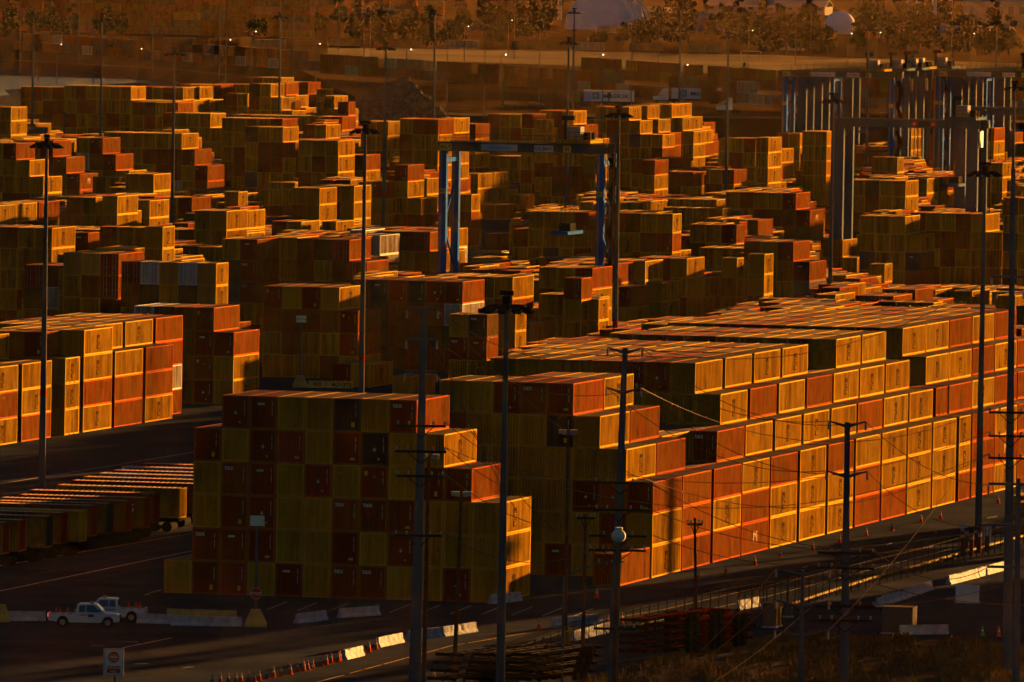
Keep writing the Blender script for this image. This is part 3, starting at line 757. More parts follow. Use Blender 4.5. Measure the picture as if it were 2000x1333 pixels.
# ------------------------------------------------------------------ vegetation
M_LEAF = mat('dark_foliage', (.028, .030, .010), .8, var=.6, scale=.8); M_BARK = mat('tree_bark', (.07, .05, .035), .9)
M_PALM = mat('palm_frond', (.085, .080, .025), .7, var=.4, scale=1.0); M_DRY = mat('dry_grass', (.17, .10, .03), .9, var=.5, scale=.5)
def crown_mesh(seed, w, h, n, leaf):
    rr = random.Random(seed); mb = MB(); cl = []
    for k in range(rr.randint(7, 11)):
        a = rr.uniform(0, 6.28); r = rr.uniform(.15, .75)*w; z = rr.uniform(.2, .9)*h
        cl.append((math.cos(a)*r*(1.1-z/h*.5), math.sin(a)*r*(1.1-z/h*.5), z, rr.uniform(.28, .5)*w))
    for i in range(n):
        c = rr.choice(cl); d = Vector((rr.gauss(0, 1), rr.gauss(0, 1), rr.gauss(0, .8))).normalized()*c[3]*rr.uniform(.55, 1.05)
        p = Vector(c[:3])+d; s = leaf*rr.uniform(.6, 1.4)
        a = Vector((rr.gauss(0, 1), rr.gauss(0, 1), rr.gauss(0, 1))).normalized(); b = a.cross(Vector((rr.gauss(0, 1), rr.gauss(0, 1), rr.gauss(0, 1)))).normalized()
        mb.quad(p-a*s, p-b*s*.7, p+a*s, p+b*s*.7)
    return mb
TREES = []
for k, (w, h, tall) in enumerate(((5.0, 8.5, 1.0), (3.6, 9.5, 1.2), (6.4, 7.5, .8), (2.6, 11.0, .8), (5.0, 6.0, .5))):
    root = empty('tree', (0, 0, -500)); cr = crown_mesh(k*7+1, w, h, 900, .50).build('crown', M_LEAF, root, (0, 0, tall*.7))
    t = MB(); t.tube((0, 0, 0), (.15, .1, tall+h*.45), .32, .12, 6)
    for q in range(4):
        a = q*1.6+k; t.tube((.08, .05, tall*.9+q*.5), (math.cos(a)*w*.5, math.sin(a)*w*.5, tall+h*.5), .11, .04, 5)
    t.build('trunk', M_BARK, root); TREES.append(root)
def put(src, loc, rz, sc, label, cat, grp, first):
    o = src if first else copy_tree(src)
    o.location = loc; o.rotation_euler = (0, 0, rz); o.scale = (sc, sc, sc); return tag(o, label, cat, grp)
def place_word(x, y): return f"{x/20:.0f} percent across and {y/13.33:.0f} percent down the photo"
rr = random.Random(21); fst = [True]*5; tspots = []
for k in range(80): tspots.append((rr.uniform(640, 1480), rr.uniform(52, 92), rr.uniform(.8, 1.35)))
for k in range(80): tspots.append((rr.uniform(1480, 2000), rr.uniform(58, 112), rr.uniform(.8, 1.4)))
for k in range(34): tspots.append((rr.uniform(0, 640), rr.uniform(50, 82), rr.uniform(.8, 1.4)))
for k in range(70): tspots.append((rr.uniform(860, 2000), rr.uniform(14, 42), rr.uniform(.8, 1.3)))
tspots = [t for t in tspots if not (1100 < t[0] < 1265 and t[1] < 84) and not (1600 < t[0] < 1680 and t[1] < 100)]
seen = set()
for x, y, s in sorted(tspots, key=lambda t: -t[1]):
    k = rr.randrange(5); kind = ['rounded', 'upright', 'spreading', 'slender', 'bushy'][k]
    lab = f"{kind} dark tree behind the rail yard, {place_word(x, y)}"
    if lab in seen: lab = f"{kind} dark tree behind the rail yard, {x/20:.1f} percent across, {y/13.33:.1f} percent down"
    seen.add(lab)
    put(TREES[k], inv(x, y, PZ), rr.uniform(0, 6), s*rr.uniform(.9, 1.1), lab, 'tree', 'trees beyond the rail yard', fst[k]); fst[k] = False
# unseen trees added beyond the right edge to put the near ground in shade
ca, sa = math.cos(SUN_AZ), math.sin(SUN_AZ); s_lim = -13*sa + 952*ca
for k in [q for q in range(26) if q < 6 or q % 3 == 0]:
    s_ = s_lim - 2.5 - k*2.3 + rr.uniform(-.6, .6); t_ = 1000 + rr.uniform(-14, 18); X, Y = t_*ca - s_*sa, t_*sa + s_*ca
    put(TREES[k % 5], (X, Y, 0), rr.uniform(0, 6), rr.uniform(1.0, 1.35), f"unseen tree added for shade beyond the right edge, {ORD[min(k+1,21)]} in its row", 'tree', 'unseen trees added for shade', False)
for k, s_ in enumerate((375, 379, 382.5)):  # taller unseen trees added to shade the lit wedge of near ground
    t_ = 1066+5*k; X, Y = t_*ca - s_*sa, t_*sa + s_*ca
    put(TREES[3], (X, Y, 0), k*2.0, 1.5, f"tall slender unseen tree added for shade at right, {ORD[k+1]} in its group", 'tree', 'unseen trees added for shade', False)
# palms
def palm():
    root = empty('palm_tree', (0, 0, 0)); t = MB(); t.tube((0, 0, 0), (.2, 0, 6.2), .28, .2, 8); t.build('trunk', M_BARK, root)
    c = MB(); r = random.Random(5)
    for i in range(34):
        a = i*2.4; el = r.uniform(-.7, 1.2); p = Vector((.2, 0, 6.2)); L = r.uniform(1.5, 2.3)
        d = Vector((math.cos(a)*math.cos(el), math.sin(a)*math.cos(el), math.sin(el)))
        side = Vector((-math.sin(a), math.cos(a), 0))
        for sgm in range(4):
            q = p + d*L/4; w0 = .34*(1-sgm*.22); w1 = .34*(1-(sgm+1)*.24)
            c.quad(p-side*w0, q-side*w1, q+side*w1, p+side*w0); p = q; d = (d+Vector((0, 0, -.38))).normalized()
    c.build('crown', M_PALM, root); return root
pr = palm(); first = True
for x, y, s, w in ((75, 160, .62, 'beside the water at far left'), (182, 162, .6, 'second from the left beside the water'), (290, 160, .35, 'small one before the embankment'),
                   (983, 216, .95, 'tallest, right of the rubble pile'), (1083, 215, .75, 'left of the first grey trailer'), (1188, 222, .75, 'in front of the first grey trailer'),
                   (1453, 168, .95, 'below the goal frame'), (1962, 222, .9, 'at the right edge of the photo')):
    z = 0 if x < 300 else PZ
    o = pr if first else copy_tree(pr); first = False
    o.location = inv(x, y, z if x > 300 else 1.0); o.scale = (s,)*3; o.rotation_euler = (0, 0, x)
    tag(o, f"palm tree {w}", 'palm tree', 'palm trees along the embankment road')
# rubble pile
def mound(name, px, py, w, dpt, h, m, seed, label, cat, z=0, rough=1.0):
    c = inv(px, py, z); rr = random.Random(seed); nx, ny = 90, 34; mb = MB()
    ns = [(rr.uniform(.3, 1.6), rr.uniform(.3, 1.6), rr.uniform(0, 6), rr.uniform(.3, 1)) for _ in range(14)]
    for j in range(ny+1):
        for i in range(nx+1):
            a, b = -1+2*i/nx, -1+2*j/ny; r = math.sqrt(a*a*.85+b*b)
            hh = max(0, 1-abs(a+.1)**1.7)*max(0, 1-abs(b)**1.3)
            q = sum(math.sin(a*w*f1*.4+p)*math.cos(b*dpt*f2*.4+p*2)*k for f1, f2, p, k in ns)/14
            zz = h*hh*(1+.5*q) + (rr.gauss(0, .22)*rough if hh > .02 else 0)
            mb.v.append((a*w+rr.gauss(0, .12), b*dpt+rr.gauss(0, .12), zz-.1))
    for j in range(ny):
        for i in range(nx):
            k = j*(nx+1)+i; mb.f.append((k, k+1, k+nx+2, k+nx+1)); mb.m.append(0)
    for i in range(int(900*rough)):                                    # loose blocks on the slope
        v = mb.v[rr.randrange((nx+1)*(ny+1))]; s = rr.uniform(.12, .5)
        M = Matrix.Translation(v) @ Matrix.Rotation(rr.uniform(0, 6), 4, Vector((rr.gauss(0, 1), rr.gauss(0, 1), 1)).normalized())
        mb.box(-s, -s*.7, -s*.5, s, s*.7, s*.5, 0, M)
    o = mb.build(name, m, loc=c+Vector((0, dpt, 0))); return tag(o, label, cat, kind='stuff')
M_RUB = mat('broken_concrete', (.12, .095, .065), .95, var=.6, scale=1.2)
mound('rubble_pile', 785, 318, 21, 14, 19.0, M_RUB, 3, 'big pile of broken concrete rubble behind the far container rows', 'rubble pile')
mound('rubble_pile', 672, 312, 12, 10, 13.0, M_RUB, 8, 'lower left shoulder of the rubble heap behind the container rows', 'rubble pile')
mound('earth_heap', 1500, 250, 9, 7, 5.0, M_EARTH, 4, 'low heap of earth left of the parked yard cranes', 'earth heap', rough=.2)
# ------------------------------------------------------------------ domes, tanks, sheds in the distance
M_SHELL = mat('pale_dome_sheet', (.82, .82, .86), .45, var=.08, scale=.3)
M_SHEDW = mat('shed_wall', (.20, .17, .16), .8, var=.2, scale=.1); M_SHEDR = mat('shed_roof', (.30, .27, .25), .6, var=.2, scale=.1)
c = inv(1168, 58, PZ); root = empty('storage_dome', c)
for k in range(4):
    mb = MB(); n = 30; r = 14.2-k*.5; off = k*2.6
    mb.sphere((off, k*1.0, 0), r, 40, 14, 0, 1.12, 0, math.pi/2)
    for q in range(24):                                                 # meridian ribs
        t0 = q*math.pi/24
        for s in range(12):
            e0, e1 = s*math.pi/24, (s+1)*math.pi/24
            A = Vector((off+math.cos(-t0)*math.cos(e0)*r*1.003, k+math.sin(-t0)*math.cos(e0)*r*1.003, math.sin(e0)*r*1.123)); B = Vector((off+math.cos(-t0)*math.cos(e1)*r*1.003, k+math.sin(-t0)*math.cos(e1)*r*1.003, math.sin(e1)*r*1.123))
            mb.bar(A, B, .10, .10)
    mb.build('shell', M_SHELL, root, smooth=False)
for k in range(4):
    mb = MB()
    for s in range(24):
        a0, a1 = math.pi*s/24, math.pi*(s+1)/24; r = 14.5-k*.5; off = 5.4+k*2.6
        mb.bar((off+math.cos(a0)*r*.62, -5+k, math.sin(a0)*r*1.12), (off+math.cos(a1)*r*.62, -5+k, math.sin(a1)*r*1.12), .35, 1.2)
    mb.build('rib', M_SHELL, root)
tag(root, 'huge pale ribbed storage dome of nested shells at the top of the photo', 'dome')
c = inv(1640, 66, PZ); root = empty('spherical_tank', c); mb = MB(); mb.sphere((0, 0, 3.0), 6.6, 28, 18); mb.build('shell', M_SHELL, root, smooth=True)
mb = MB()
for k in range(24):
    a0, a1 = k*math.pi/24, (k+1)*math.pi/24; mb.bar((math.cos(a0)*6.68*.8, -math.cos(a0)*.1-abs(math.sin(a0))*4, 3+math.sin(a0)*6.68), (math.cos(a1)*6.68*.8, -abs(math.sin(a1))*4, 3+math.sin(a1)*6.68), .2, .1)
mb.build('stair', mat('dark_trim', (.08, .07, .06), .7), root)
mb = MB()
for k in range(8):
    a = k*math.pi/4; mb.tube((math.cos(a)*5.5, math.sin(a)*5.5, 0), (math.cos(a)*5.9, math.sin(a)*5.9, 2.4), .25, .25, 6)
mb.build('support', M_SHELL, root)
tag(root, 'white spherical tank standing above the trees at upper right', 'tank')
def shed(px, py, w, d, h, lab, rz=-PHI, cat='warehouse'):
    root = empty('warehouse', inv(px, py, PZ), rz); mb = MB(); mb.box(0, 0, 0, w, d, h); mb.build('wall', M_SHEDW, root)
    mb = MB(); mb.prism([(-.4, h), (d/2, h+d*.16), (d+.4, h), (d+.4, h+.3), (d/2, h+d*.16+.3), (-.4, h+.3)], -.4, w+.4, 'x'); mb.build('roof', M_SHEDR, root)
    mb = MB()
    for k in range(int(w/5)): mb.box(k*5+1.2, -.05, h*.55, k*5+3.6, .02, h*.85)
    mb.build('window', mat('dull_glass', (.05, .05, .06), .2) if 'dull_glass' not in bpy.data.materials else bpy.data.materials['dull_glass'], root)
    tag(root, lab, cat)
shed(1345, 62, 24, 14, 5.5, 'long low warehouse with a dark wall left of the white sphere')
shed(1250, 46, 12, 10, 5.5, 'small shed just right of the pale dome')
shed(1490, 98, 14, 8, 3.2, 'low shed with a dark front under the trees, left of the sphere')
shed(1755, 84, 44, 16, 4.5, 'long pale warehouse to the right of the white sphere')
shed(1880, 52, 40, 20, 11, 'tall building block in the upper right corner')
shed(690, 36, 22, 12, 4, 'flat shed half hidden by trees, left of the dome')
shed(1380, 26, 60, 20, 4, 'long distant warehouse along the top edge above the sphere')
shed(225, 62, 20, 8, 2.6, 'low pale shed in front of the far container wall')
for k, x in enumerate((1775, 1793, 1809, 1825, 1841, 1856)):
    root = empty('silo', inv(x, 30, PZ)); mb = MB(); mb.tube((0, 0, 0), (0, 0, 16), 1.1, 1.1, 14); mb.build('shell', M_SHELL, root)
    mb = MB(); mb.tube((0, 0, 16), (0, 0, 17), 1.1, .2, 14); mb.build('roof', M_SHEDR, root)
    tag(root, f"slim pale silo, {ORD[k+1]} from left in the row at the top edge", 'silo', 'silos at the top edge')
# lattice tower beside the dome
root = empty('lattice_tower', inv(1093, 38, PZ)); mb = MB()
for sx in (-.9, .9):
    for sy in (-.9, .9): mb.bar((sx, sy, 0), (sx*.8, sy*.8, 20), .22)
for k in range(8):
    z = k*2.5; mb.bar((-.9, -.9, z), (.9, -.9, z+2.5), .12); mb.bar((.9, -.9, z), (-.9, -.9, z+2.5), .12); mb.bar((-.9, -.9, z), (.9, -.9, z), .14)
mb.build('frame', M_SHELL, root); tag(root, 'pale lattice tower just left of the storage dome', 'tower')
# goal frame
mb = MB(); a = inv(1447, 122, PZ+.1); s = 4.9
for x in (0, 43/6.4): mb.bar((x, 0, 0), (x, 0, 3.8), .18)
mb.bar((0, 0, 3.8), (43/6.4, 0, 3.8), .18)
tag(mb.build('goal_frame', mat('yellowed_metal', (.35, .28, .12), .6), loc=a), 'bare rectangular goal frame on the field left of the cranes', 'frame')
# railway containers and the far terminal wall: added to the big container object's kind
def loose(path, z, tiers, gap, pal, seed, name, label, jit=0.0, depth_rows=1):
    rr = random.Random(seed); VV = []; FF = []; MM = []; CC = []; nv = 0
    pts = [inv(x, y, z) for x, y in path]
    for a, b in zip(pts, pts[1:]):
        d = (b-a); Ln = d.length; d.normalize(); ang = math.atan2(d.y, d.x); n = int(Ln/(12.192+gap))
        for k in range(n):
            for r in range(depth_rows):
                p = a + d*(k*(12.192+gap)) + Vector((-d.y, d.x, 0))*r*3.0
                h = max(1, tiers-(rr.random() < jit)-(rr.random() < jit*.5))
                for t in range(h):
                    c = rr.choice(pal); base = PAL[c][0] if c in PAL else (.03, .12, .05)
                    if c == 'G': base = (.02, .10, .05)
                    if c == 'P': base = (.42, .09, .13)
                    tv, tf, tm = TP[('40', 'x')]
                    # template runs along +y; turn it so it runs along the path
                    A = ang - math.pi/2; ca_, sa_ = math.cos(A), math.sin(A)
                    V = tv.copy(); X = V[:, 0]*ca_ - V[:, 1]*sa_ + p.x; Y = V[:, 0]*sa_ + V[:, 1]*ca_ + p.y
                    V = np.stack([X, Y, V[:, 2]+p.z+t*TIER], 1)
                    VV.append(V); FF += [tuple(nv+q for q in f) for f in tf]; MM += tm
                    kk = rr.uniform(.45, .8); CC += [(base[0]*kk, base[1]*kk, base[2]*kk, rr.random())]*len(tv); nv += len(tv)
    me = bpy.data.meshes.new(name); me.from_pydata(np.concatenate(VV).tolist(), [], FF)
    for m_ in (M_WALLS, M_RAILS, M_INK, M_UNDER, M_ROOFS): me.materials.append(m_)
    me.polygons.foreach_set('material_index', MM)
    at = me.attributes.new('paint', 'FLOAT_COLOR', 'POINT'); at.data.foreach_set('color', np.array(CC, dtype=np.float32).ravel())
    o = bpy.data.objects.new(name, me); COL.objects.link(o); return tag(o, label, 'containers', kind='stuff')
loose([(40, 98), (330, 118), (640, 140)], PZ+1.0, 2, .9, 'rrrgbbrw', 1, 'rail_containers', 'containers on the double-stack train along the left background', .15)
loose([(640, 144), (1000, 168), (1530, 208), (2060, 222)], PZ+1.0, 2, .9, 'rrrrrwrBg', 2, 'rail_containers', 'containers on the train crossing behind the rubble pile', .25)
loose([(1150, 150), (1530, 178), (2060, 196)], PZ+1.0, 2, .9, 'rrrrro', 3, 'rail_containers', 'farther row of rust red rail containers at right', .2)
loose([(640, 90), (1000, 96), (1500, 104)], PZ, 1, 9, 'wrrgBo', 11, 'parked_trailers', 'scattered trailers parked on the pale apron below the trees', .1)
loose([(900, 60), (1500, 70), (2000, 84)], PZ, 1, 16, 'wwBrg', 12, 'parked_trailers', 'scattered pale trailers half hidden among the distant trees', .1)
loose([(150, 84), (640, 96)], PZ, 1, 7, 'wrgBb', 13, 'parked_trailers', 'trailers parked behind the left train, below the far container wall', .1)
loose([(-60, 58), (650, 76)], PZ, 7, .6, 'rrrrrrrggbGPrro', 4, 'terminal_containers', 'tall wall of stacked containers in the far terminal, top left', .5, 2)
loose([(400, 30), (900, 40)], PZ, 6, .6, 'rrrrrggbGrro', 5, 'terminal_containers', 'stacked containers of the far terminal behind the trees', .6)
loose([(240, 250), (450, 262)], 0, 1, .8, 'rr', 6, 'rail_containers', 'x') if False else None
# long low container rows lying crosswise at the back of the yard
def cross_row(x0, y0, n, z, pal, seed, tiers=1):
    rr = random.Random(seed); P = inv(x0, y0, z)
    for k in range(n):
        for t in range(tiers):
            yield P + Vector((CP, -SP, 0))*(-12.9*k), t, rr.choice(pal)
# ------------------------------------------------------------------ light masts
M_POLE = mat('grey_galvanised_pole', (.11, .112, .115), .6, .0, var=.15, scale=.4); M_DARK = mat('dark_fixture', (.02, .02, .022), .5)
M_GLASS = mat('floodlight_glass', (.30, .30, .32), .15, spec=.9); M_WOOD = mat('weathered_wood_pole', (.13, .055, .030), .85, var=.4, scale=2)
M_ORANGE = mat('orange_plastic', (.75, .10, .015), .5); M_BAND = mat('red_band', (.45, .02, .015), .6)
M_LAMP = mat('lit_lamp', (.9, .8, .6), .4, emit=(1, .72, .38), estr=.7)
def mast():
    root = empty('light_mast', (0, 0, 0)); mb = MB()
    mb.tube((0, 0, 0), (0, 0, 12), .36, .30, 14); mb.tube((0, 0, 12), (0, 0, 24), .29, .23, 14); mb.tube((0, 0, 24), (0, 0, 35.2), .22, .15, 14); mb.build('pole', M_POLE, root)
    mb = MB(); mb.tube((0, 0, 9.5), (0, 0, 10.2), .32, .315, 14); mb.build('band', M_BAND, root)
    mb = MB(); N = 16
    for k in range(N):
        a0, a1 = 2*math.pi*k/N, 2*math.pi*(k+1)/N
        mb.bar((1.2*math.cos(a0), 1.2*math.sin(a0), 35.3), (1.2*math.cos(a1), 1.2*math.sin(a1), 35.3), .09, .12)
    for k in range(4):
        a = k*math.pi/2+.3; mb.bar((0, 0, 35.3), (1.2*math.cos(a), 1.2*math.sin(a), 35.3), .08)
    mb.tube((0, 0, 35.0), (0, 0, 35.9), .22, .30, 10); mb.box(-.55, -.3, 35.95, .55, .3, 36.25); mb.bar((-.3, 0, 35.3), (-.5, 0, 36), .06); mb.bar((.3, 0, 35.3), (.5, 0, 36), .06)
    mb.build('lamp_ring', M_DARK, root)
    for k in range(10):
        a = 2*math.pi*k/10+.15; mb = MB(); M = Matrix.Rotation(a, 4, 'Z') @ Matrix.Translation((1.42, 0, 35.05)) @ Matrix.Rotation(.55, 4, 'Y')
        mb.box(-.16, -.22, -.15, .18, .22, .12, 0, M); mb.box(-.18, -.20, -.18, .16, .20, -.14, 1, M); mb.box(.20, -.2, -.05, .36, .2, .12, 0, M)
        mb.build('floodlight', [M_DARK, M_GLASS], root)
    return root
ms = mast(); first = True
MASTS = [(92, 258, 'beside the left aisle stacks'), (200, 30, 'far left, above the rear container rows'), (341, 90, 'second one in from the left rear'), (548, 22, 'behind the rear stacks left of the rubble'),
  (754, 80, 'in front of the rubble pile'), (850, 18, 'over the right side of the rubble pile'), (714, 232, 'behind the nearest shaded stack'), (990, 560, 'nearest one, head over the black floodlit gap at centre'),
  (1111, 70, 'left one of the pair at centre back'), (1122, 14, 'taller right one of the pair at centre back'), (1209, 203, 'right of the yellow and blue yard crane'), (1330, 8, 'top edge, above the second grey trailer'),
  (1423, 60, 'between the white truck and the parked cranes'), (1628, 178, 'left of the light blue numbered crane'), (1697, 47, 'among the parked cranes'), (1924, 312, 'nearest one on the right side'),
  (1947, 37, 'far upper right corner'), (1982, 155, 'right edge beyond the cranes'), (66, 20, 'upper left corner by the water')]
for x, y, w in MASTS:
    o = ms if first else copy_tree(ms); first = False
    o.location = Vector(inv(x, y, 36.5)[:2]+(0,)) if False else (inv(x, y, 36.5).x, inv(x, y, 36.5).y, 0); o.rotation_euler = (0, 0, x*.7)
    tag(o, f"tall floodlight mast {w}", 'light mast', 'floodlight masts in the yard')
# thin street lamps with small lit heads in the background
def lamp_():
    root = empty('street_lamp', (0, 0, 0)); mb = MB(); mb.tube((0, 0, 0), (0, 0, 12), .14, .09, 8); mb.bar((0, 0, 12), (1.2, 0, 12.3), .1); mb.build('pole', M_POLE, root)
    mb = MB(); mb.sphere((1.2, 0, 12.15), .20, 8, 6, 0, .8); mb.build('lamp', M_LAMP, root); return root
lp = lamp_(); first = True
for k, (x, y) in enumerate(((120, 55), (277, 63), (450, 78), (625, 86), (803, 97), (988, 107), (1178, 107), (1343, 127), (1664, 66), (1720, 64), (1903, 66), (1470, 60), (1000, 40), (915, 52), (500, 62))):
    o = lp if first else copy_tree(lp); first = False
    P = inv(x, y, PZ+12.15); o.location = (P.x-1.2, P.y, PZ if x > 300 else 4)
    tag(o, f"thin street lamp with a glowing head, {place_word(x, y)}", 'street lamp', 'lit street lamps in the background')
thin = MB(); thin.tube((0, 0, 0), (0, 0, 20), .16, .1, 6); th = thin.build('thin_pole', M_POLE); first = True
for k, (x, y) in enumerate(((155, 0), (40, 10), (300, 12), (430, 20), (663, 10), (1006, 0), (1055, 58), (725, 4), (575, 26), (1235, 60), (1288, 10), (1555, 12), (1860, 20), (1585, 0), (712, 30), (1178, 130), (948, 70), (875, 66))):
    o = th if first else copy_tree(th); first = False
    P = inv(x, y, PZ+20); o.location = (P.x, P.y, PZ); tag(o, f"thin grey pole in the background, {place_word(x, y+30)}", 'pole', 'thin poles in the background')
# ------------------------------------------------------------------ yard cranes
M_BLUE = mat('crane_blue', (.03, .10, .34), .5, var=.2, scale=.3); M_CREAM = mat('crane_cream', (.26, .19, .14), .5, var=.15, scale=.3)
M_GBLUE = mat('crane_pale_blue', (.065, .10, .145), .5, var=.2, scale=.3); M_CYEL = mat('crane_yellow', (.26, .18, .02), .5)
M_SIGNY = mat('sign_yellow', (.55, .45, .10), .6); M_SIGNW = mat('sign_white', (.68, .66, .62), .6); M_RED = mat('sign_red', (.45, .03, .02), .6)
M_RAILING = mat('railing_steel', (.07, .06, .04), .6)
def sign(root, name, txt, x, y, z, w, h, board, ink, size=None, M=None):
    mb = MB(); mb.box(x, y-.05, z, x+w, y, z+h, 0)
    if txt:
        t = text_mb(txt, size or h*.8, bold=True); k = min(1.0, (w*.9)/max(.01, t.w)); n = len(mb.v)
        for v in t.v: mb.v.append((x+w/2+(v[0]-t.w/2)*k, y-.062, z+h/2+(v[2]-t.h/2)))
        for f in t.f: mb.f.append(tuple(n+i for i in f)); mb.m.append(1)
    return mb.build(name, [board, ink], root)
def crane(kind):
    S, H, D = 24.6, 26.0, 8.0; yel = kind == 'y'; mL = M_BLUE if yel else M_GBLUE
    root = empty('yard_crane', (0, 0, 0))
    for y in (0, D):
        mb = MB(); mb.box(-.3, y-.6, H-1.35, S+.3, y+.6, H, 0)
        if yel: mb.box(-.25, y-.64, H-1.42, S+.25, y-.60, H-1.30, 1)
        mb.build('girder', [mat('girder_paint', (.10, .10, .09), .5, var=.3, scale=.5) if 'girder_paint' not in bpy.data.materials else bpy.data.materials['girder_paint'], M_CYEL] if yel else [mL, M_CYEL], root)
    LW = 1.1 if yel else 1.9
    for x in (0, S-LW):
        for y in (0, D):
            mb = MB(); mb.box(x, y-.55, 1.9, x+LW, y+.55, H-1.36, 0)
            if yel: mb.box(x+.12, y-.58, 1.9, x+.45, y-.55, H-1.36, 1)
            mb.build('leg', [mL, M_CREAM], root)
        mb = MB(); mb.box(x+.05, .56, 1.5, x+1.05, D-.56, 2.5); mb.box(x+.2, .56, H-3, x+.9, D-.56, H-2.4); mb.bar((x+.5, .5, 14), (x+.5, D-.5, 20), .25); mb.bar((x+.5, .5, 14), (x+.5, D-.5, 8), .25); mb.build('brace', mL, root)
        for y in (-.6, .8, D-.8, D+.6):
            mb = MB(); mb.tube((x+.2, y, .75), (x+.9, y, .75), .75, .75, 16); w = mb.build('wheel', M_DARK, root)
    mb = MB()                                                   # walkway railing on the front girder
    for k in range(13): mb.bar((k*S/12, -.9, H), (k*S/12, -.9, H+1.1), .07)
    mb.bar((0, -.9, H+1.1), (S, -.9, H+1.1), .07); mb.bar((0, -.9, H+.55), (S, -.9, H+.55), .05); mb.box(0, -1.0, H-.08, S, -.62, H-.02)
    mb.build('walkway', M_RAILING, root)
    mb = MB(); x = S+.35                                        # zigzag stair up the right leg
    for k in range(8 if yel else 0):
        z0, z1 = 2.5+k*2.7, 2.5+(k+1)*2.7; ya, yb = (.4, 4.4) if k % 2 == 0 else (4.4, .4)
        mb.bar((x+.4, ya, z0), (x+.4, yb, z1), .8, .10); mb.bar((x+.8, ya, z0+1), (x+.8, yb, z1+1), .07); mb.bar((x, ya, z0+1), (x, yb, z1+1), .07)
        mb.box(x, yb-.4, z1-.05, x+.85, yb+.4, z1+.04)
    if not yel:
        for k in range(46): mb.bar((x+.05, .3, 2+k*.5), (x+.8, .3, 2+k*.5), .05)
    for y in (.3, 4.6): mb.bar((x+.85, y, 2), (x+.85, y, H), .12); mb.bar((x+.02, y, 2), (x+.02, y, H), .12)
    mb.build('stair', mat('stair_yellow', (.030, .020, .005), .8, .0) if 'stair_yellow' not in bpy.data.materials else bpy.data.materials['stair_yellow'], root)
    tx = 17.2 if yel else 19.0                                  # trolley
    mb = MB(); mb.box(tx, -.3, H+.1, tx+5.2, D+.3, H+.6); mb.box(tx+1.6, .4, H+.6, tx+3.6, 3.0, H+2.5, 1); mb.tube((tx+.4, 4.5, H+1.1), (tx+4.8, 4.5, H+1.1), .55, .55, 12, 2)
    mb.box(tx+3.9, 1, H+.6, tx+4.9, 2.2, H+1.7, 2); mb.tube((tx+1.3, .8, H+.6), (tx+1.3, .8, H+3.9), .28, .28, 10, 2); mb.box(tx+.8, .4, H+3.4, tx+2.6, 1.3, H+4.1, 2)
    for k in range(6): mb.bar((tx+k*1.0, -.4, H+.6), (tx+k*1.0, -.4, H+1.7), .07, m=3)
    mb.bar((tx, -.4, H+1.7), (tx+5.2, -.4, H+1.7), .07, m=3); mb.build('trolley', [M_CYEL if yel else M_GBLUE, mat('machine_grey', (.22, .22, .22), .6) if 'machine_grey' not in bpy.data.materials else bpy.data.materials['machine_grey'], M_DARK, M_RAILING], root)
    mb = MB(); mb.prism([(1.0, H-4.4), (3.2, H-4.4), (3.2, H-1.7), (.6, H-1.7), (.4, H-2.9)], tx+4.0, tx+5.8, 'x'); mb.build('cab', M_GLASS if not yel else M_CYEL, root)
    sz = 12.8 if yel else 15.0
    mb = MB(); mb.box(tx-.2, -1.0, sz, tx+2.3, D+1.0, sz+.45, 0); mb.box(tx+.2, 2.2, sz+.45, tx+1.9, 5.8, sz+1.6, 1)
    for a in (.4, 1.7):
        for b in (2.6, 5.4): mb.bar((tx+a, b, sz+1.6), (tx+a, b, H), .06, m=1)
    mb.build('spreader', [mL, M_DARK], root)
    if yel:
        sign(root, 'sign', '40LT', .1, -.66, H-1.30, 1.75, 1.0, M_SIGNY, M_INK); sign(root, 'sign', '', 6.0, -.66, H-1.22, .3, .95, M_CYEL, M_INK)
        sign(root, 'sign', 'www.terminals.com', 6.3, -.66, H-1.22, 5.4, .95, M_SIGNW, M_BLUE, .42); sign(root, 'sign', 'KALMAR', 14.2, -.66, H-1.25, 2.8, .95, M_SIGNW, M_RED)
        sign(root, 'sign', '05', 18.5, -.66, H-1.25, 1.15, .95, M_SIGNY, M_INK); sign(root, 'sign', '05', .1, -.62, H-7.6, .9, .75, M_SIGNY, M_INK, .6); sign(root, 'sign', '05', S-1.0, -.62, H-7.6, .9, .75, M_SIGNY, M_INK, .6)
    else:
        sign(root, 'number', '21', 8.6, -.615, H-1.15, 1.4, .9, mL, M_INK); 
        sign(root, 'sign', 'D', 13.4, -.66, H-1.05, .9, .75, M_RED, M_SIGNW, .6); sign(root, 'sign', 'PACIFIC', 14.5, -.66, H-1.05, 1.9, .75, M_DARK, mL, .5); sign(root, 'sign', 'M', 16.6, -.66, H-1.05, .9, .75, M_RED, M_SIGNW, .6)
    return root
def place_crane(o, px, py, dv=0.0, du=0.0):
    P = inv(px, py, 26.0); u, v = to_uv(P); Q = from_uv(u+du, v+dv, 0); o.location = Q; o.rotation_euler = (0, 0, -PHI)
cy = crane('y'); place_crane(cy, 860, 276); tag(cy, 'yellow and blue rubber-tyred yard crane marked 05 standing at the centre', 'yard crane', 'yard cranes')
cb = crane('b'); place_crane(cb, 1628, 231); tag(cb, 'pale blue yard crane marked 21 in front of the parked cranes', 'yard crane', 'yard cranes')
o = copy_tree(cb); place_crane(o, 1868, 209); tag(o, 'pale blue yard crane cut off by the right edge of the photo', 'yard crane', 'yard cranes')
for k in range(5):
    for px, wd in ((1529, 'left'), (1835, 'right')):
        o = copy_tree(cy if k in (0, 3) else cb); place_crane(o, px, 137, dv=17.0*k)
        tag(o, f"parked yard crane, {ORD[k+1]} from the front in the {wd} row at upper right", 'yard crane', 'yard cranes')
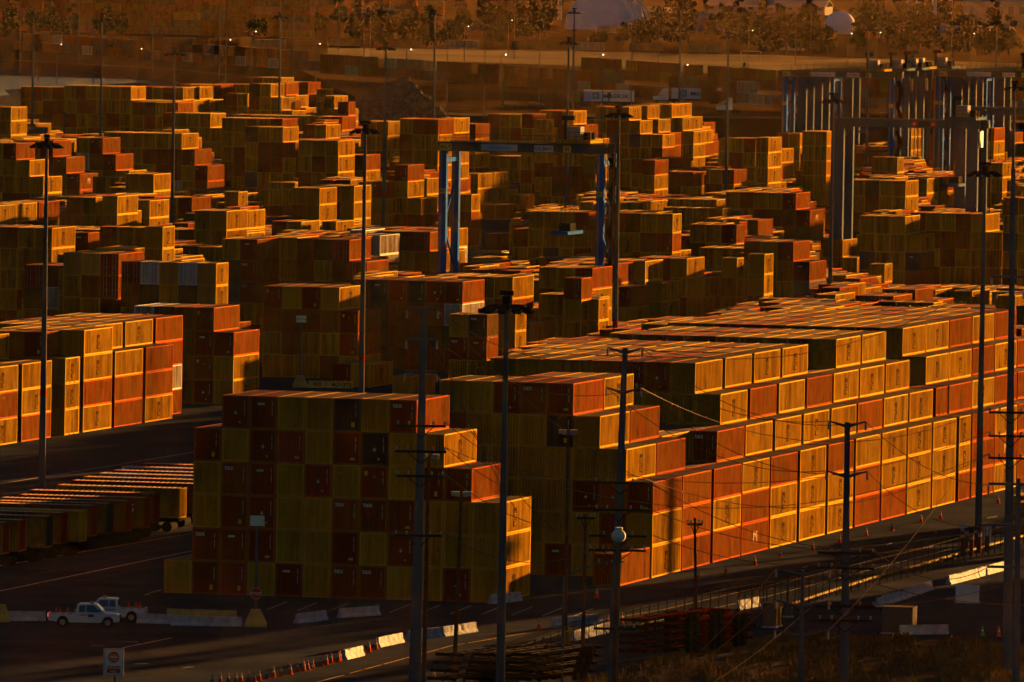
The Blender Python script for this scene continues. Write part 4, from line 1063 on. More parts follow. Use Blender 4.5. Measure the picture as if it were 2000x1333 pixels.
# ------------------------------------------------------------------ power poles and lines
M_STEELP = mat('steel_power_pole', (.10, .11, .13), .6, .0, var=.15, scale=.5); M_INS = mat('insulator', (.35, .34, .33), .3); M_WIRE = mat('power_cable', (.16, .10, .06), .4, .5)
M_ARM = mat('dark_crossarm', (.030, .022, .018), .8)
TIPS = {}
def upole(key, top, bot, Y, arms, label, rad=(.22, .5), wood=False, cat='power pole'):
    T = at_depth(top[0], top[1], Y); B = at_depth(bot[0], bot[1], Y); k = (0-T.z)/(B.z-T.z) if abs(B.z-T.z) > .01 else 1
    G = T + (B-T)*k; root = empty('power_pole', (G.x, G.y, 0)); o = lambda P: Vector(P)-Vector((G.x, G.y, 0))
    mb = MB(); mb.tube((0, 0, 0), o(T), rad[1]*.82, rad[0]*.82, 14); mb.build('pole', M_WOOD if wood else M_STEELP, root); TIPS[key] = []
    for (y, w, style) in arms:
        f = (y-top[1])/(bot[1]-top[1]); cx = top[0]+(bot[0]-top[0])*f; C = at_depth(cx, y, Y)-Vector((G.x, G.y, 0)); s = Y/F_PX
        hw = w*s; am = MB(); ins = MB()
        if style == 'V':
            for sg in (-1, 1): am.tube(C, C+Vector((sg*hw, 0, .12*hw+.25)), .13, .05, 8)
            tips = [C+Vector((sg*hw, 0, .12*hw+.25)) for sg in (-1, 1)]
        elif style == 'L':
            am.bar(C+Vector((-hw, -.1, 0)), C+Vector((hw*.75, -.1, 0)), .16, .2); tips = [C+Vector((-hw, -.1, -.1)), C+Vector((hw*.75, -.1, -.1))]
        else:
            am.bar(C+Vector((-hw, -.35, 0)), C+Vector((hw, -.35, 0)), .13, .18); am.bar(C+Vector((-hw*.55, -.35, 0)), C+Vector((0, -.3, -.9)), .07); am.bar(C+Vector((hw*.55, -.35, 0)), C+Vector((0, -.3, -.9)), .07)
            tips = [C+Vector((q*hw, -.35, .35)) for q in (-.95, -.5, .5, .95)]
            for t in tips: ins.tube(t-Vector((0, 0, .3)), t, .05, .09, 8)
        if style in 'VL':
            for t in tips: ins.tube(t+Vector((0, 0, -.05)), t+Vector((0, 0, -.65)), .07, .09, 8)
        am.build('crossarm', M_ARM if style == 'X' else (M_WOOD if wood else M_STEELP), root); ins.build('insulator', M_INS, root)
        TIPS[key] += [t+Vector((G.x, G.y, 0)) for t in tips]
    tag(root, label, cat, 'power poles'); return root
upole('u1', (829, 600), (808, 1400), 862, [(603, 34, 'L'), (663, 34, 'L'), (727, 36, 'L'), (832, 48, 'X'), (882, 50, 'X'), (930, 46, 'X'), (1046, 46, 'X')], 'tall grey steel power pole with three top arms in front of the nearest stack', (.28, .60))
upole('u2', (1221, 680), (1193, 1400), 866, [(690, 34, 'V'), (768, 34, 'V'), (943, 50, 'X'), (996, 46, 'X'), (1047, 56, 'X'), (1075, 56, 'X'), (1228, 40, 'X')], 'grey steel power pole left of the lit end of the long stack', (.26, .50))
upole('u3', (1655, 825), (1648, 1400), 858, [(834, 36, 'V'), (932, 40, 'V'), (1080, 56, 'X'), (1110, 56, 'X'), (1184, 58, 'X'), (1212, 52, 'X')], 'grey steel power pole with four dark crossarms above the dry grass', (.25, .45))
upole('u4', (1979, 330), (1966, 1400), 905, [(541, 40, 'L'), (566, 30, 'L'), (806, 42, 'X'), (852, 42, 'X'), (895, 42, 'X')], 'tallest steel power pole near the right edge', (.22, .52))
upole('u5', (1989, 935), (1984, 1400), 840, [(946, 58, 'L'), (1026, 60, 'L'), (1108, 60, 'L')], 'short steel power pole with heavy arms at the lower right edge', (.20, .42))
upole('u6', (1568, 1114), (1562, 1400), 842, [(1124, 52, 'V'), (1186, 52, 'V'), (1244, 52, 'V')], 'small steel pole with three pairs of arms over the dry grass', (.18, .28))
def lampheads(root, T, style):
    mb = MB()
    if style == 'twin':
        for sg in (-1, 1): mb.box(T.x+sg*.45-.32, T.y-.3, T.z-.1, T.x+sg*.45+.32, T.y+.2, T.z+.22)
        mb.bar((T.x-.5, T.y, T.z-.15), (T.x+.5, T.y, T.z-.15), .08)
    mb.build('lamp', M_INS, root)
for key, top, bot, Y, lab, st in (('w1', (838, 893), (826, 1400), 868, 'brown wooden pole with twin lamps right of the first steel pole', 'twin'), ('w2', (901, 966), (884, 1400), 872, 'brown wooden pole with twin lamps between two steel poles', 'twin'),
      ('w3', (1110, 845), (1104, 1242), 928, 'tall dark wooden pole with a lamp in front of the long stack', 'twin'), ('w6', (1208, 1056), (1196, 1400), 856, 'red-brown wooden pole topped by a white camera dome', 'dome')):
    r = upole(key, top, bot, Y, [], lab, (.16, .22), True, 'wooden pole'); T = at_depth(top[0], top[1], Y)-r.location
    if st == 'twin': lampheads(r, T, 'twin')
    else:
        mb = MB(); mb.sphere((T.x, T.y-.1, T.z+.35), .55, 16, 10, 0, .9); mb.tube((T.x, T.y-.1, T.z+.7), (T.x, T.y-.1, T.z+1.0), .3, .3, 12); mb.build('camera_dome', M_SIGNW, r, smooth=False)
upole('w4', (1144, 1004), (1138, 1310), 905, [(1012, 18, 'X')], 'dark wooden pole with a short crossarm below the long stack', (.13, .2), True, 'wooden pole')
upole('w5', (1357, 1012), (1360, 1258), 925, [(1024, 15, 'X')], 'small dark wooden pole with a short crossarm in front of the sunlit wall', (.12, .18), True, 'wooden pole')
P = at_depth(1098, 1322, 880); T = at_depth(1093, 1128, 880); root = empty('street_lamp', (P.x, P.y, 0)); mb = MB(); mb.tube((0, 0, 0), (0, 0, T.z), .13, .09, 10)
pts = [Vector((0, 0, T.z))+Vector((4.1*q, 0, 1.3*math.sin(q*math.pi/2))) for q in np.linspace(0, 1, 9)]
for a, b in zip(pts, pts[1:]): mb.tube(a, b, .06, .06, 6)
mb.build('pole', M_POLE, root); mb = MB(); mb.box(3.7, -.2, T.z+1.2, 4.6, .2, T.z+1.4); mb.build('lamp', M_INS, root); tag(root, 'curved-arm street lamp at the bottom centre beside the chassis stack', 'street lamp')
nw = 0
def wire(a, b, sag, label):
    mb = MB(); n = 18; L = (b-a).length; prev = None
    for i in range(n+1):
        t = i/n; p = a.lerp(b, t) - Vector((0, 0, sag*4*t*(1-t)))
        if prev is not None: mb.tube(prev, p, .028, .028, 4, cap=False)
        prev = p
    tag(mb.build('power_line', M_WIRE), label, 'cable', 'power cables between the poles')
def far(x, y, Y): return at_depth(x, y, Y)
U = TIPS
def uk(k, i): return U[k][min(i, len(U[k])-1)]
W_ = [(uk('u1',1), uk('u2',1), 2.2), (uk('u1',3), uk('u2',3), 2.0), (uk('u1',1), far(1300, 960, 860), 1.5), (uk('u1',3), far(1010, 1000, 860), .8), (uk('u1',5), far(1100, 1050, 860), 1.2), (uk('u1',0), far(1180, 1120, 858), 1.0),
      (uk('u1',9), uk('u2',5), 1.6), (uk('u1',13), uk('u2',9), 1.5), (uk('u1',17), uk('u2',13), 1.4), (uk('u1',21), uk('u2',17), 1.8),
      (uk('u2',0), uk('u3',0), 1.8), (uk('u2',1), uk('u3',1), 2.2), (uk('u2',2), uk('u3',2), 2.0), (uk('u2',3), uk('u3',3), 2.3), (uk('u2',7), uk('u3',5), 1.0), (uk('u2',11), uk('u3',7), 1.1), (uk('u2',15), uk('u3',9), .9),
      (uk('u3',1), uk('u5',0), 1.1), (uk('u3',3), uk('u5',2), 1.3), (uk('u3',7), uk('u5',4), 1.5), (uk('u4',1), far(2100, 640, 900), .3), (uk('u4',0), uk('u2',1), 3.0), (uk('u4',4), uk('u2',3), 3.4), (uk('u4',8), uk('u1',9), 4.4), (uk('u4',12), uk('u1',13), 4.5), (uk('u4',12), uk('u2',7), 3.2),
      (uk('u6',1), far(2060, 1180, 850), .9), (uk('u6',3), far(2060, 1105, 850), 1.2), (uk('u6',0), far(1260, 1370, 835), .5), (uk('u6',2), far(1200, 1400, 835), .6), (uk('u6',5), far(1850, 960, 850), .5), (uk('u3',12), far(1310, 1380, 835), .6),
      (uk('u1',2), far(700, 400, 900), 0.1), (uk('u1',7), uk('u1',9), .1)]
for k, (a, b, s) in enumerate(W_[:-2]):
    xa, ya = proj(a); xb, yb = proj(b)
    wire(a, b, s, f"thin power cable from {xa/20:.0f},{ya/13.33:.0f} to {min(100,xb/20):.0f},{min(100,yb/13.33):.0f} percent across,down the photo")
# ------------------------------------------------------------------ barriers, cones, signs
M_KRAIL = mat('scuffed_white_barrier', (.40, .40, .43), .8, var=.35, scale=1.6); M_BASE = mat('faded_yellow_concrete', (.50, .36, .10), .85, var=.3, scale=1.2)
KP = [(-.30, 0), (.30, 0), (.30, .08), (.14, .33), (.09, .81), (-.09, .81), (-.14, .33), (-.30, .08)]
def krail(a, b, label, m=None, h=1.0, g='concrete barriers'):
    A = inv(*a, 0); B = inv(*b, 0); d = B-A; L = d.length; mb = MB(); rr = random.Random(int(a[0]))
    n = max(2, int(L/.5)); k = len(KP)
    for i in range(n+1):
        for j, (p, q) in enumerate(KP): mb.v.append((L*i/n, p+rr.gauss(0, .008), q*h+rr.gauss(0, .008)-(.10 if q > .5 and rr.random() < .06 else 0)))
    for i in range(n):
        for j in range(k): j2 = (j+1) % k; mb.f.append((i*k+j, i*k+j2, (i+1)*k+j2, (i+1)*k+j)); mb.m.append(0)
    mb.f.append(tuple(range(k))[::-1]); mb.m.append(0); mb.f.append(tuple(n*k+i for i in range(k))); mb.m.append(0)
    return tag(mb.build('concrete_barrier', m or M_KRAIL, loc=A, rz=math.atan2(d.y, d.x)), label, 'barrier', g)
for a, b, l in (((8, 1213), (88, 1213), 'white concrete barrier behind the bed of the front pickup'), ((268, 1217), (332, 1219), 'dull grey barrier just right of the pickups'), ((333, 1222), (473, 1224), 'longest white barrier, left of the yellow block base'),
    ((326, 1208), (462, 1212), 'yellow-topped barrier behind the longest white one'), ((579, 1218), (636, 1211), 'chipped white barrier right of the yellow block base'), ((663, 1207), (739, 1202), 'clean white barrier in front of the nearest stack'),
    ((958, 1180), (1016, 1174), 'short white barrier at the corner of the nearest stack'), ((672, 1289), (706, 1281), 'short sunlit barrier at the end of the cone row'), ((737, 1265), (784, 1255), 'sunlit pinkish barrier after the cone row'),
    ((797, 1251), (862, 1244), 'white barrier behind the first steel pole'), ((864, 1244), (928, 1234), 'white barrier behind the brown wooden pole'), ((1081, 1226), (1168, 1218), 'white barrier above the chassis stack'),
    ((1118, 1252), (1190, 1234), 'low white barrier beside the chain-link fence'), ((1440, 1192), (1480, 1184), 'pinkish barrier behind the fence at the red chassis'), ((1757, 1240), (1851, 1239), 'lone white barrier on the dry grass at lower right'),
    ((1713, 1186), (1766, 1170), 'sunlit barrier wall, first piece left of the dark box'), ((1767, 1169), (1818, 1152), 'sunlit barrier wall, piece left of the white cabinet'), ((1852, 1142), (1908, 1128), 'brightest barrier, right of the white cabinet'), ((1909, 1127), (1966, 1112), 'sunlit barrier at the right edge'), ((1000, 1188), (1001, 1180), '')):
    if l: krail(a, b, l, M_BASE if 'yellow-topped' in l else None)
def conemesh():
    root = empty('traffic_cone', (0, 0, 0)); mb = MB(); mb.box(-.2, -.2, 0, .2, .2, .04); mb.tube((0, 0, .04), (0, 0, .36), .16, .105, 12); mb.tube((0, 0, .50), (0, 0, .62), .075, .05, 12); mb.tube((0, 0, .68), (0, 0, .76), .04, .03, 12); mb.build('body', M_ORANGE, root)
    mb = MB(); mb.tube((0, 0, .36), (0, 0, .50), .105, .075, 12); mb.tube((0, 0, .62), (0, 0, .68), .05, .04, 12); mb.build('stripe', M_SIGNW, root); return root
cn = conemesh(); first = True; lst = []
for x, y in ((1228, 1345), (1275, 1340), (1320, 1338), (1365, 1336), (1395, 1335), (1437, 1333), (1470, 1331), (1500, 1325), (1543, 1312), (1583, 1305), (1627, 1298), (1680, 1287), (1722, 1272), (1758, 1268), (1780, 1262), (1808, 1252), (1858, 1240), (1888, 1232), (1915, 1222), (1958, 1215)): lst.append((x/2.963, 883+y/2.963, 1.0, 'r'))
for x, y in ((10, 1200), (140, 1160), (178, 1150), (218, 1135), (1155, 1018), (1548, 990), (1630, 985), (1487, 838), (552, 1308)): lst.append((660+x/2.941, 883+y/2.941, 1.05, 's'))
for x, y in ((100, 740), (260, 703), (428, 655), (575, 612), (763, 570), (918, 528), (1072, 485), (1220, 455), (1390, 410), (1502, 388), (1835, 298), (1970, 265), (1840, 1068)): lst.append((1330+x/2.963, 883+y/2.963, 1.0, 't'))
cnts = {'r': 0, 's': 0, 't': 0}
for x, y, s, g in lst:
    o = cn if first else copy_tree(cn); first = False; cnts[g] += 1
    P = inv(x, y, 0); o.location = P; o.scale = (s*1.1,)*3; o.rotation_euler = (0, 0, x)
    lab = {'r': f"orange traffic cone, {ORD[cnts[g]]} from left in the row at the bottom edge", 't': f"orange traffic cone, {ORD[cnts[g]]} from left along the foot of the sunlit stack", 's': f"orange traffic cone on the asphalt, {place_word(x, y)}"}[g]
    tag(o, lab, 'traffic cone', 'orange traffic cones')
o = copy_tree(cn); o.location = inv(1330+1745/2.963, 883+1065/2.963, 0)
for ch in o.children:
    if ch.name.startswith('body'):
        ch.data = ch.data.copy(); ch.data.materials[0] = mat('green_plastic', (.05, .40, .08), .5)
tag(o, 'single green traffic cone on the dry grass at lower right', 'traffic cone')
def frustum(name, px, py, w0, w1, h, m, label, parent=None):
    mb = MB(); k = 0
    for z, w in ((0, w0), (.25, w0), (h, w1)):
        for sx, sy in ((-1, -1), (1, -1), (1, 1), (-1, 1)): mb.v.append((sx*w/2, sy*w/2, z))
    for r in (0, 4):
        for i in range(4): j = (i+1) % 4; mb.f.append((r+i, r+j, r+4+j, r+4+i)); mb.m.append(0)
    mb.f.append((8, 9, 10, 11)); mb.m.append(0)
    return mb
root = empty('sign_post', inv(499, 1224, 0)); frustum('', 0, 0, 1.85, .75, 1.45, M_BASE, '').build('base', M_BASE, root)
mb = MB(); mb.tube((0, 0, 1.45), (0, 0, 9.2), .11, .10, 10); mb.build('post', M_POLE, root)
mb = MB(); mb.box(-.58, -.16, 8.4, .60, -.12, 9.25); mb.build('sign', M_SIGNW, root)
mb = MB(); n = 8; r = .46
mb.prism([(math.cos(math.pi/8+i*math.pi/4)*r, 2.75+math.sin(math.pi/8+i*math.pi/4)*r) for i in range(8)], -.20, -.17, 'y', 0)
mb.prism([(math.cos(math.pi/8+i*math.pi/4)*r*1.07, 2.75+math.sin(math.pi/8+i*math.pi/4)*r*1.07) for i in range(8)], -.165, -.14, 'y', 1)
t = text_mb('STOP', .36, bold=True); k0 = len(mb.v)
for v in t.v: mb.v.append((v[0]-t.w/2, -.206, 2.75+v[2]-t.h/2))
for f in t.f: mb.f.append(tuple(k0+i for i in f)); mb.m.append(1)
mb.build('stop_sign', [M_RED, M_SIGNW], root); tag(root, 'yellow concrete block base with a tall post carrying a STOP sign', 'sign')
root = empty('block_base', inv(0, 1214, 0)); frustum('', 0, 0, 1.7, .8, 1.4, M_BASE, '').build('base', M_BASE, root); tag(root, 'yellow concrete block cut off by the left edge', 'concrete block')
root = empty('sign_post', inv(586, 757, 0)); frustum('', 0, 0, 1.9, .8, 1.5, M_BASE, '').build('base', M_BASE, root)
mb = MB(); mb.tube((0, 0, 1.5), (0, 0, 8.8), .12, .12, 10); mb.build('post', M_POLE, root); sign(root, 'sign', 'ROW N3', -.6, -.2, 8.1, 1.25, .85, M_SIGNW, M_INK, .34)
tag(root, 'yellow block base and post with a ROW N3 sign behind the nearest stack', 'sign')
A = inv(602, 757, 0); root = empty('lettered_barrier', A, -.0); mb = MB(); mb.prism([(-.3, 0), (.3, 0), (.12, .3), (.1, .85), (-.1, .85), (-.12, .3)], 0, 5.6, 'x'); mb.build('body', M_BASE, root)
for tx_, x in (('N3', .7), ('467-375', 2.9)):
    t = text_mb(tx_, .75, bold=True); q = MB(); q.v = [(x+v[0], -.34+.25*min(1, v[2]/.5)-.0, .12+v[2]) for v in t.v]; q.v = [(v[0], -.33, v[2]) for v in q.v]; q.f = t.f; q.m = t.m; q.build('lettering', M_INK, root)
tag(root, 'long yellow barrier lettered N3 467-375 behind the nearest stack', 'barrier')
# DO NOT ENTER sign
P = at_depth(222, 1294, 846); root = empty('road_sign', (P.x, P.y, 0)); zc = P.z
mb = MB(); mb.tube((.1, .1, 0), (.1, .1, zc+1.0), .06, .06, 8); mb.build('post', M_DARK, root)
mb = MB(); mb.box(-.76, -.02, zc-1.02, .76, .02, zc+1.02, 0)
for (a, b, c, d) in ((-.70, -.96, .70, -.93), (-.70, .93, .70, .96), (-.70, -.93, -.67, .93), (.67, -.93, .70, .93)): mb.box(a, -.028, zc+b, c, -.02, zc+d, 1)
mb.box(-.76, -.018, zc-1.02, -.60, -.3, zc+1.02, 0) if False else None
mb.build('sign', [M_SIGNW, M_BLUE], root)
mb = MB(); mb.prism([(math.cos(i*math.pi/14)*.42, zc+.38+math.sin(i*math.pi/14)*.42) for i in range(28)], -.045, -.03, 'y', 0); mb.box(-.32, -.052, zc+.32, .32, -.045, zc+.44, 1); mb.box(-.50, -.045, zc-.80, .50, -.03, zc-.28, 0)
for s_, x0, z0, hh in (('DO NOT', 0, zc+.50, .15), ('ENTER', 0, zc+.10, .17), ('WRONG', 0, zc-.50, .25), ('WAY', 0, zc-.76, .22)):
    t = text_mb(s_, hh, bold=True); k0 = len(mb.v)
    for v in t.v: mb.v.append((x0+v[0]-t.w/2, -.058, z0+v[2]))
    for f in t.f: mb.f.append(tuple(k0+i for i in f)); mb.m.append(1)
mb.build('sign_face', [mat('sign_red_bright', (.55, .03, .02), .5), M_SIGNW], root); tag(root, 'white DO NOT ENTER and WRONG WAY sign at the lower left', 'sign')
# ------------------------------------------------------------------ vehicles
M_CARW = mat('white_car_paint', (.62, .63, .66), .25, spec=.7); M_TYRE = mat('tyre_rubber', (.02, .02, .02), .85); M_RIM = mat('wheel_rim', (.25, .22, .2), .4, .6)
M_WIN = mat('car_window', (.012, .012, .015), .08, spec=.9); M_TAIL = mat('lit_tail_lamp', (.6, .03, .02), .4, emit=(1, .06, .02), estr=.12); M_TAILOFF = mat('tail_lamp', (.25, .02, .015), .4)
def wheel(root, x, y, z, r=.42, w=.28):
    mb = MB(); mb.tube((x, y-w/2, z), (x, y+w/2, z), r, r, 20); t = mb.build('wheel', M_TYRE, root)
    mb = MB(); mb.tube((x, y-w/2-.02, z), (x, y+w/2+.02, z), r*.58, r*.58, 14); mb.build('rim', M_RIM, t)
def pickup(loc, rz, label, lit):
    root = empty('pickup_truck', loc, rz); Wd = 2.0
    def arch(cx, r, z0): return [(cx+r*math.cos(a), z0+r*math.sin(a)) for a in np.linspace(math.pi, 0, 9)]
    lower = [(-2.95, .55), (-2.98, 1.05), (-2.9, 1.22)] + [(-.62, 1.22), (2.0, 1.22), (2.75, 1.14), (2.95, .95), (2.98, .55)] + [(2.55, .48)] + arch(2.0, .50, .46)[::-1] + [(1.3, .42), (-1.2, .42)] + arch(-1.75, .50, .46)[::-1] + [(-2.4, .48)]
    mb = MB(); mb.prism(lower[::-1], -Wd/2, Wd/2, 'y'); b = mb.build('body', M_CARW, root)
    mb = MB(); cab = [(-.62, 1.20), (-.55, 1.90), (-.40, 1.98), (.85, 1.98), (1.05, 1.92), (1.75, 1.26), (1.75, 1.20)]
    k = len(cab)
    for s in (-1, 1):
        for x, z in cab: mb.v.append((x, s*(Wd/2-.02-(z-1.2)*.22), z))
    for i in range(k): j = (i+1) % k; mb.f.append((i, j, k+j, k+i)); mb.m.append(0)
    mb.f.append(tuple(range(k))[::-1]); mb.f.append(tuple(k+i for i in range(k))); mb.m += [0, 0]; mb.build('cab', M_CARW, root)
    mb = MB()
    for s in (-1, 1):
        for q in ([(-.42, 1.27), (-.38, 1.82), (.12, 1.84), (.12, 1.27)], [(.20, 1.27), (.20, 1.84), (.86, 1.84), (1.42, 1.27)]):
            pts = [(x, s*(Wd/2-.01-(z-1.2)*.22), z) for x, z in q]; mb.quad(*(pts if s > 0 else pts[::-1]))
    mb.quad((1.72, -.86, 1.29), (1.72, .86, 1.29), (1.10, .76, 1.885), (1.10, -.76, 1.885)); mb.quad((-.625, .8, 1.3), (-.625, -.8, 1.3), (-.575, -.72, 1.82), (-.575, .72, 1.82)); mb.build('window', M_WIN, root)
    mb = MB(); mb.box(-2.85, -.82, 1.0, -.70, .82, 1.225); mb.build('bed', M_DARK, root)
    mb = MB(); mb.box(2.96, -.9, .50, 3.10, .9, .74); mb.box(-3.12, -.9, .50, -2.97, .9, .70); mb.build('bumper', M_DARK, root)
    mb = MB(); mb.box(2.93, -.65, .78, 3.0, .65, 1.02); mb.build('grille', M_DARK, root)
    for s in (-1, 1):
        mb = MB(); mb.box(2.86, s*.82-.14, .84, 2.99, s*.82+.14, 1.04); mb.build('headlight', M_GLASS, root)
        mb = MB(); mb.box(-3.0, s*.90-.10, .85, -2.93, s*.90+.10, 1.18); mb.build('tail_lamp', M_TAIL if lit else M_TAILOFF, root)
        mb = MB(); mb.box(1.25, s*1.08-.10, 1.28, 1.38, s*1.08+.10, 1.48); mb.build('mirror', M_DARK, root)
    mb = MB(); mb.box(.45, -.5, 2.0, .75, .5, 2.12); mb.build('light_bar', mat('amber_bar', (.5, .3, .1), .3) if 'amber_bar' not in bpy.data.materials else bpy.data.materials['amber_bar'], root)
    mb = MB()
    for s in (-1, 1):
        for k in range(3): mb.box(-2.6+k*.65, s*1.005-.008, 1.12, -2.25+k*.65, s*1.005+.008, 1.17, 0)
        mb.box(.35, s*1.005-.008, .88, .85, s*1.005+.008, 1.10, 1); mb.box(-.38, s*1.005-.008, 1.0, .12, s*1.005+.008, 1.07, 1); mb.box(.15, s*1.005-.008, 1.02, .32, s*1.005+.008, 1.09, 2)
    mb.build('marking', [M_RED, mat('dark_blue_logo', (.03, .035, .12), .5) if 'dark_blue_logo' not in bpy.data.materials else bpy.data.materials['dark_blue_logo'], M_BLUE], root)
    mb = MB()
    for x, y in ((-2.4, .5), (-1.4, -.4), (-2.0, -.5)): mb.tube((x, y, 1.22), (x, y, 1.62), .10, .03, 8)
    mb.build('bed_cone', M_ORANGE, root)
    for x in (-1.75, 2.0):
        for s in (-1, 1): wheel(root, x, s*.88, .42)
    return tag(root, label, 'pickup truck', 'white work pickups')
P = inv(164, 1226, 0); pickup(P+Vector((0, .9, 0)), -.04, 'white work pickup facing right at lower left, amber bar on its roof', True)
P = inv(205, 1219, 0); pickup(P+Vector((.4, 3.6, 0)), math.pi-.05, 'white work pickup facing left, half hidden behind the front pickup', False)
def car(px, py, z, paint, label, cat='car', rz=0.0, s=1.0, bar=None):
    root = empty('parked_car', inv(px, py, z), rz); mb = MB()
    prof = [(-2.25, .35), (-2.3, .85), (-1.9, .98), (-1.45, 1.42), (.2, 1.46), (1.05, 1.0), (2.1, .85), (2.3, .65), (2.3, .35)]
    mb.prism(prof[::-1], -.9, .9, 'y'); mb.build('body', paint, root); mb = MB(); mb.prism([(-1.55, 1.02), (-1.3, 1.36), (.15, 1.40), (.8, 1.02)][::-1], -.92, .92, 'y'); mb.build('window', M_WIN, root)
    for x in (-1.45, 1.45): 
        mb = MB(); mb.tube((x, -.93, .34), (x, .93, .34), .34, .34, 14); mb.build('wheel', M_TYRE, root)
    if bar:
        mb = MB(); mb.box(-.6, -.6, 1.47, -.2, .6, 1.62); mb.build('light_bar', bar, root)
    root.scale = (s,)*3; return tag(root, label, cat)
M_DCAR = mat('dark_car_paint', (.05, .045, .045), .25, spec=.8); M_SCAR = mat('silver_car_paint', (.32, .31, .31), .25, spec=.8)
M_BLUEL = mat('blue_beacon', (.2, .5, .9), .3, emit=(.15, .5, 1), estr=.8); M_AMB = mat('amber_beacon', (.9, .6, .1), .3, emit=(1, .55, .08), estr=.7)
car(120, 119, 2.1, M_SCAR, 'silver car at the far left end of the background road')
car(166, 120, 2.2, M_SCAR, 'police car with a blue beacon on the background road at left', bar=M_BLUEL)
car(221, 119, 2.4, M_CARW, 'white service truck with an amber light bar on the background road', 'truck', s=1.35, bar=M_AMB); car(237, 123, 2.4, M_CARW, 'white car right behind the amber-lit service truck')
car(310, 129, 2.8, M_CARW, 'white van-like car on the background road left of the mast', s=1.1); car(334, 130, 2.9, M_DCAR, 'dark low car just right of the white one on the background road')
car(995, 211, PZ+.1, M_DCAR, 'dark car on the embankment road, left one of the pair'); car(1045, 210, PZ+.1, M_DCAR, 'dark car on the embankment road, right one of the pair')
def semi(px, py, z, cabpaint, boxcol, txt, label, flip=False, cabonly=False, rz=0.0):
    root = empty('semi_truck', inv(px, py, z), rz)
    mb = MB(); mb.prism([(-1.2, .9), (-1.2, 1.75), (.35, 2.05), (.75, 3.0), (1.5, 3.9), (2.9, 3.95), (2.9, .9)][::-1], -1.2, 1.2, 'y'); mb.build('cab', cabpaint, root)
    mb = MB(); mb.prism([(.48, 2.15), (.82, 2.9), (1.5, 2.9), (1.5, 2.15)][::-1], -1.22, 1.22, 'y'); mb.build('window', M_WIN, root)
    mb = MB(); mb.box(-1.25, -1.1, .5, -1.1, 1.1, .95); mb.box(-1.1, -.9, .55, 4.5, .9, .9); mb.build('chassis', M_DARK, root)
    for x in (-.3, 3.2, 4.3):
        mb = MB(); mb.tube((x, -1.2, .5), (x, 1.2, .5), .5, .5, 16); mb.build('wheel', M_TYRE, root)
    tag(root, label, 'truck')
    if not cabonly:
        T = empty('container_trailer', (root.location.x+3.6, root.location.y, root.location.z), rz)
        mb = MB(); mb.box(0, -.6, .95, 13.0, .6, 1.25); mb.box(1.8, -.8, 0, 2.0, .8, .95); mb.build('chassis', M_DARK, T)
        for x in (10.8, 12.0):
            mb = MB(); mb.tube((x, -1.2, .5), (x, 1.2, .5), .5, .5, 16); mb.build('wheel', M_TYRE, T)
        mb = MB(); mb.box(0, -1.22, 1.26, 13.2, 1.22, 4.15); mb.build('box', mat('trailer_grey', (.75, .75, .80), .55, var=.1, scale=.6) if 'trailer_grey' not in bpy.data.materials else bpy.data.materials['trailer_grey'], T)
        mb = MB()
        for a, b in ((0, .12), (13.08, 13.2)): mb.box(a, -1.26, 1.26, b, -1.22, 4.15)
        mb.box(0, -1.26, 4.05, 13.2, -1.22, 4.15); mb.box(0, -1.26, 1.26, 13.2, -1.22, 1.36); mb.build('frame', M_SCAR, T)
        t = text_mb(txt, 1.45, bold=True); mb = MB(); k = 6.6/max(.1, t.w); mb.v = [(5.2+v[0]*k, -1.27, 2.15+v[2]) for v in t.v]; mb.f = t.f; mb.m = t.m; mb.build('lettering', M_INK, T)
        mb = MB()
        for q in range(7):
            a = q*2*math.pi/7+math.pi/2; mb.v.append((3.2, -1.28, 2.72)); n = len(mb.v)
            mb.v += [(3.2+.22*math.cos(a-.4), -1.28, 2.72+.22*math.sin(a-.4)), (3.2+.75*math.cos(a), -1.28, 2.72+.75*math.sin(a)), (3.2+.22*math.cos(a+.4), -1.28, 2.72+.22*math.sin(a+.4))]
            mb.f.append((n-1, n, n+1, n+2)); mb.m.append(1)
        mb.box(2.3, -1.265, 1.8, 4.1, -1.262, 3.6, 0); mb.build('emblem', [mat('pale_blue', (.15, .30, .42), .6) if 'pale_blue' not in bpy.data.materials else bpy.data.materials['pale_blue'], M_SIGNW], T)
        tag(T, label.replace('truck cab', 'container trailer').replace('pulling', 'with'), 'trailer')
M_GREENC = mat('green_cab', (.06, .10, .04), .4)
semi(1112, 207, PZ+.1, M_GREENC, None, 'MAERSK', 'green truck cab pulling the left grey lettered container on the embankment road')
semi(1284, 202, PZ+.1, M_CARW, None, 'MAERSK', 'big white truck cab pulling the right grey lettered container on the embankment road')
semi(1408, 222, PZ+.1, M_CARW, None, '', 'white truck cab with a sloped nose right of the second grey trailer', cabonly=True); semi(556, 141, 5, M_CARW, None, '', 'white truck cab in front of the train at left', cabonly=True)
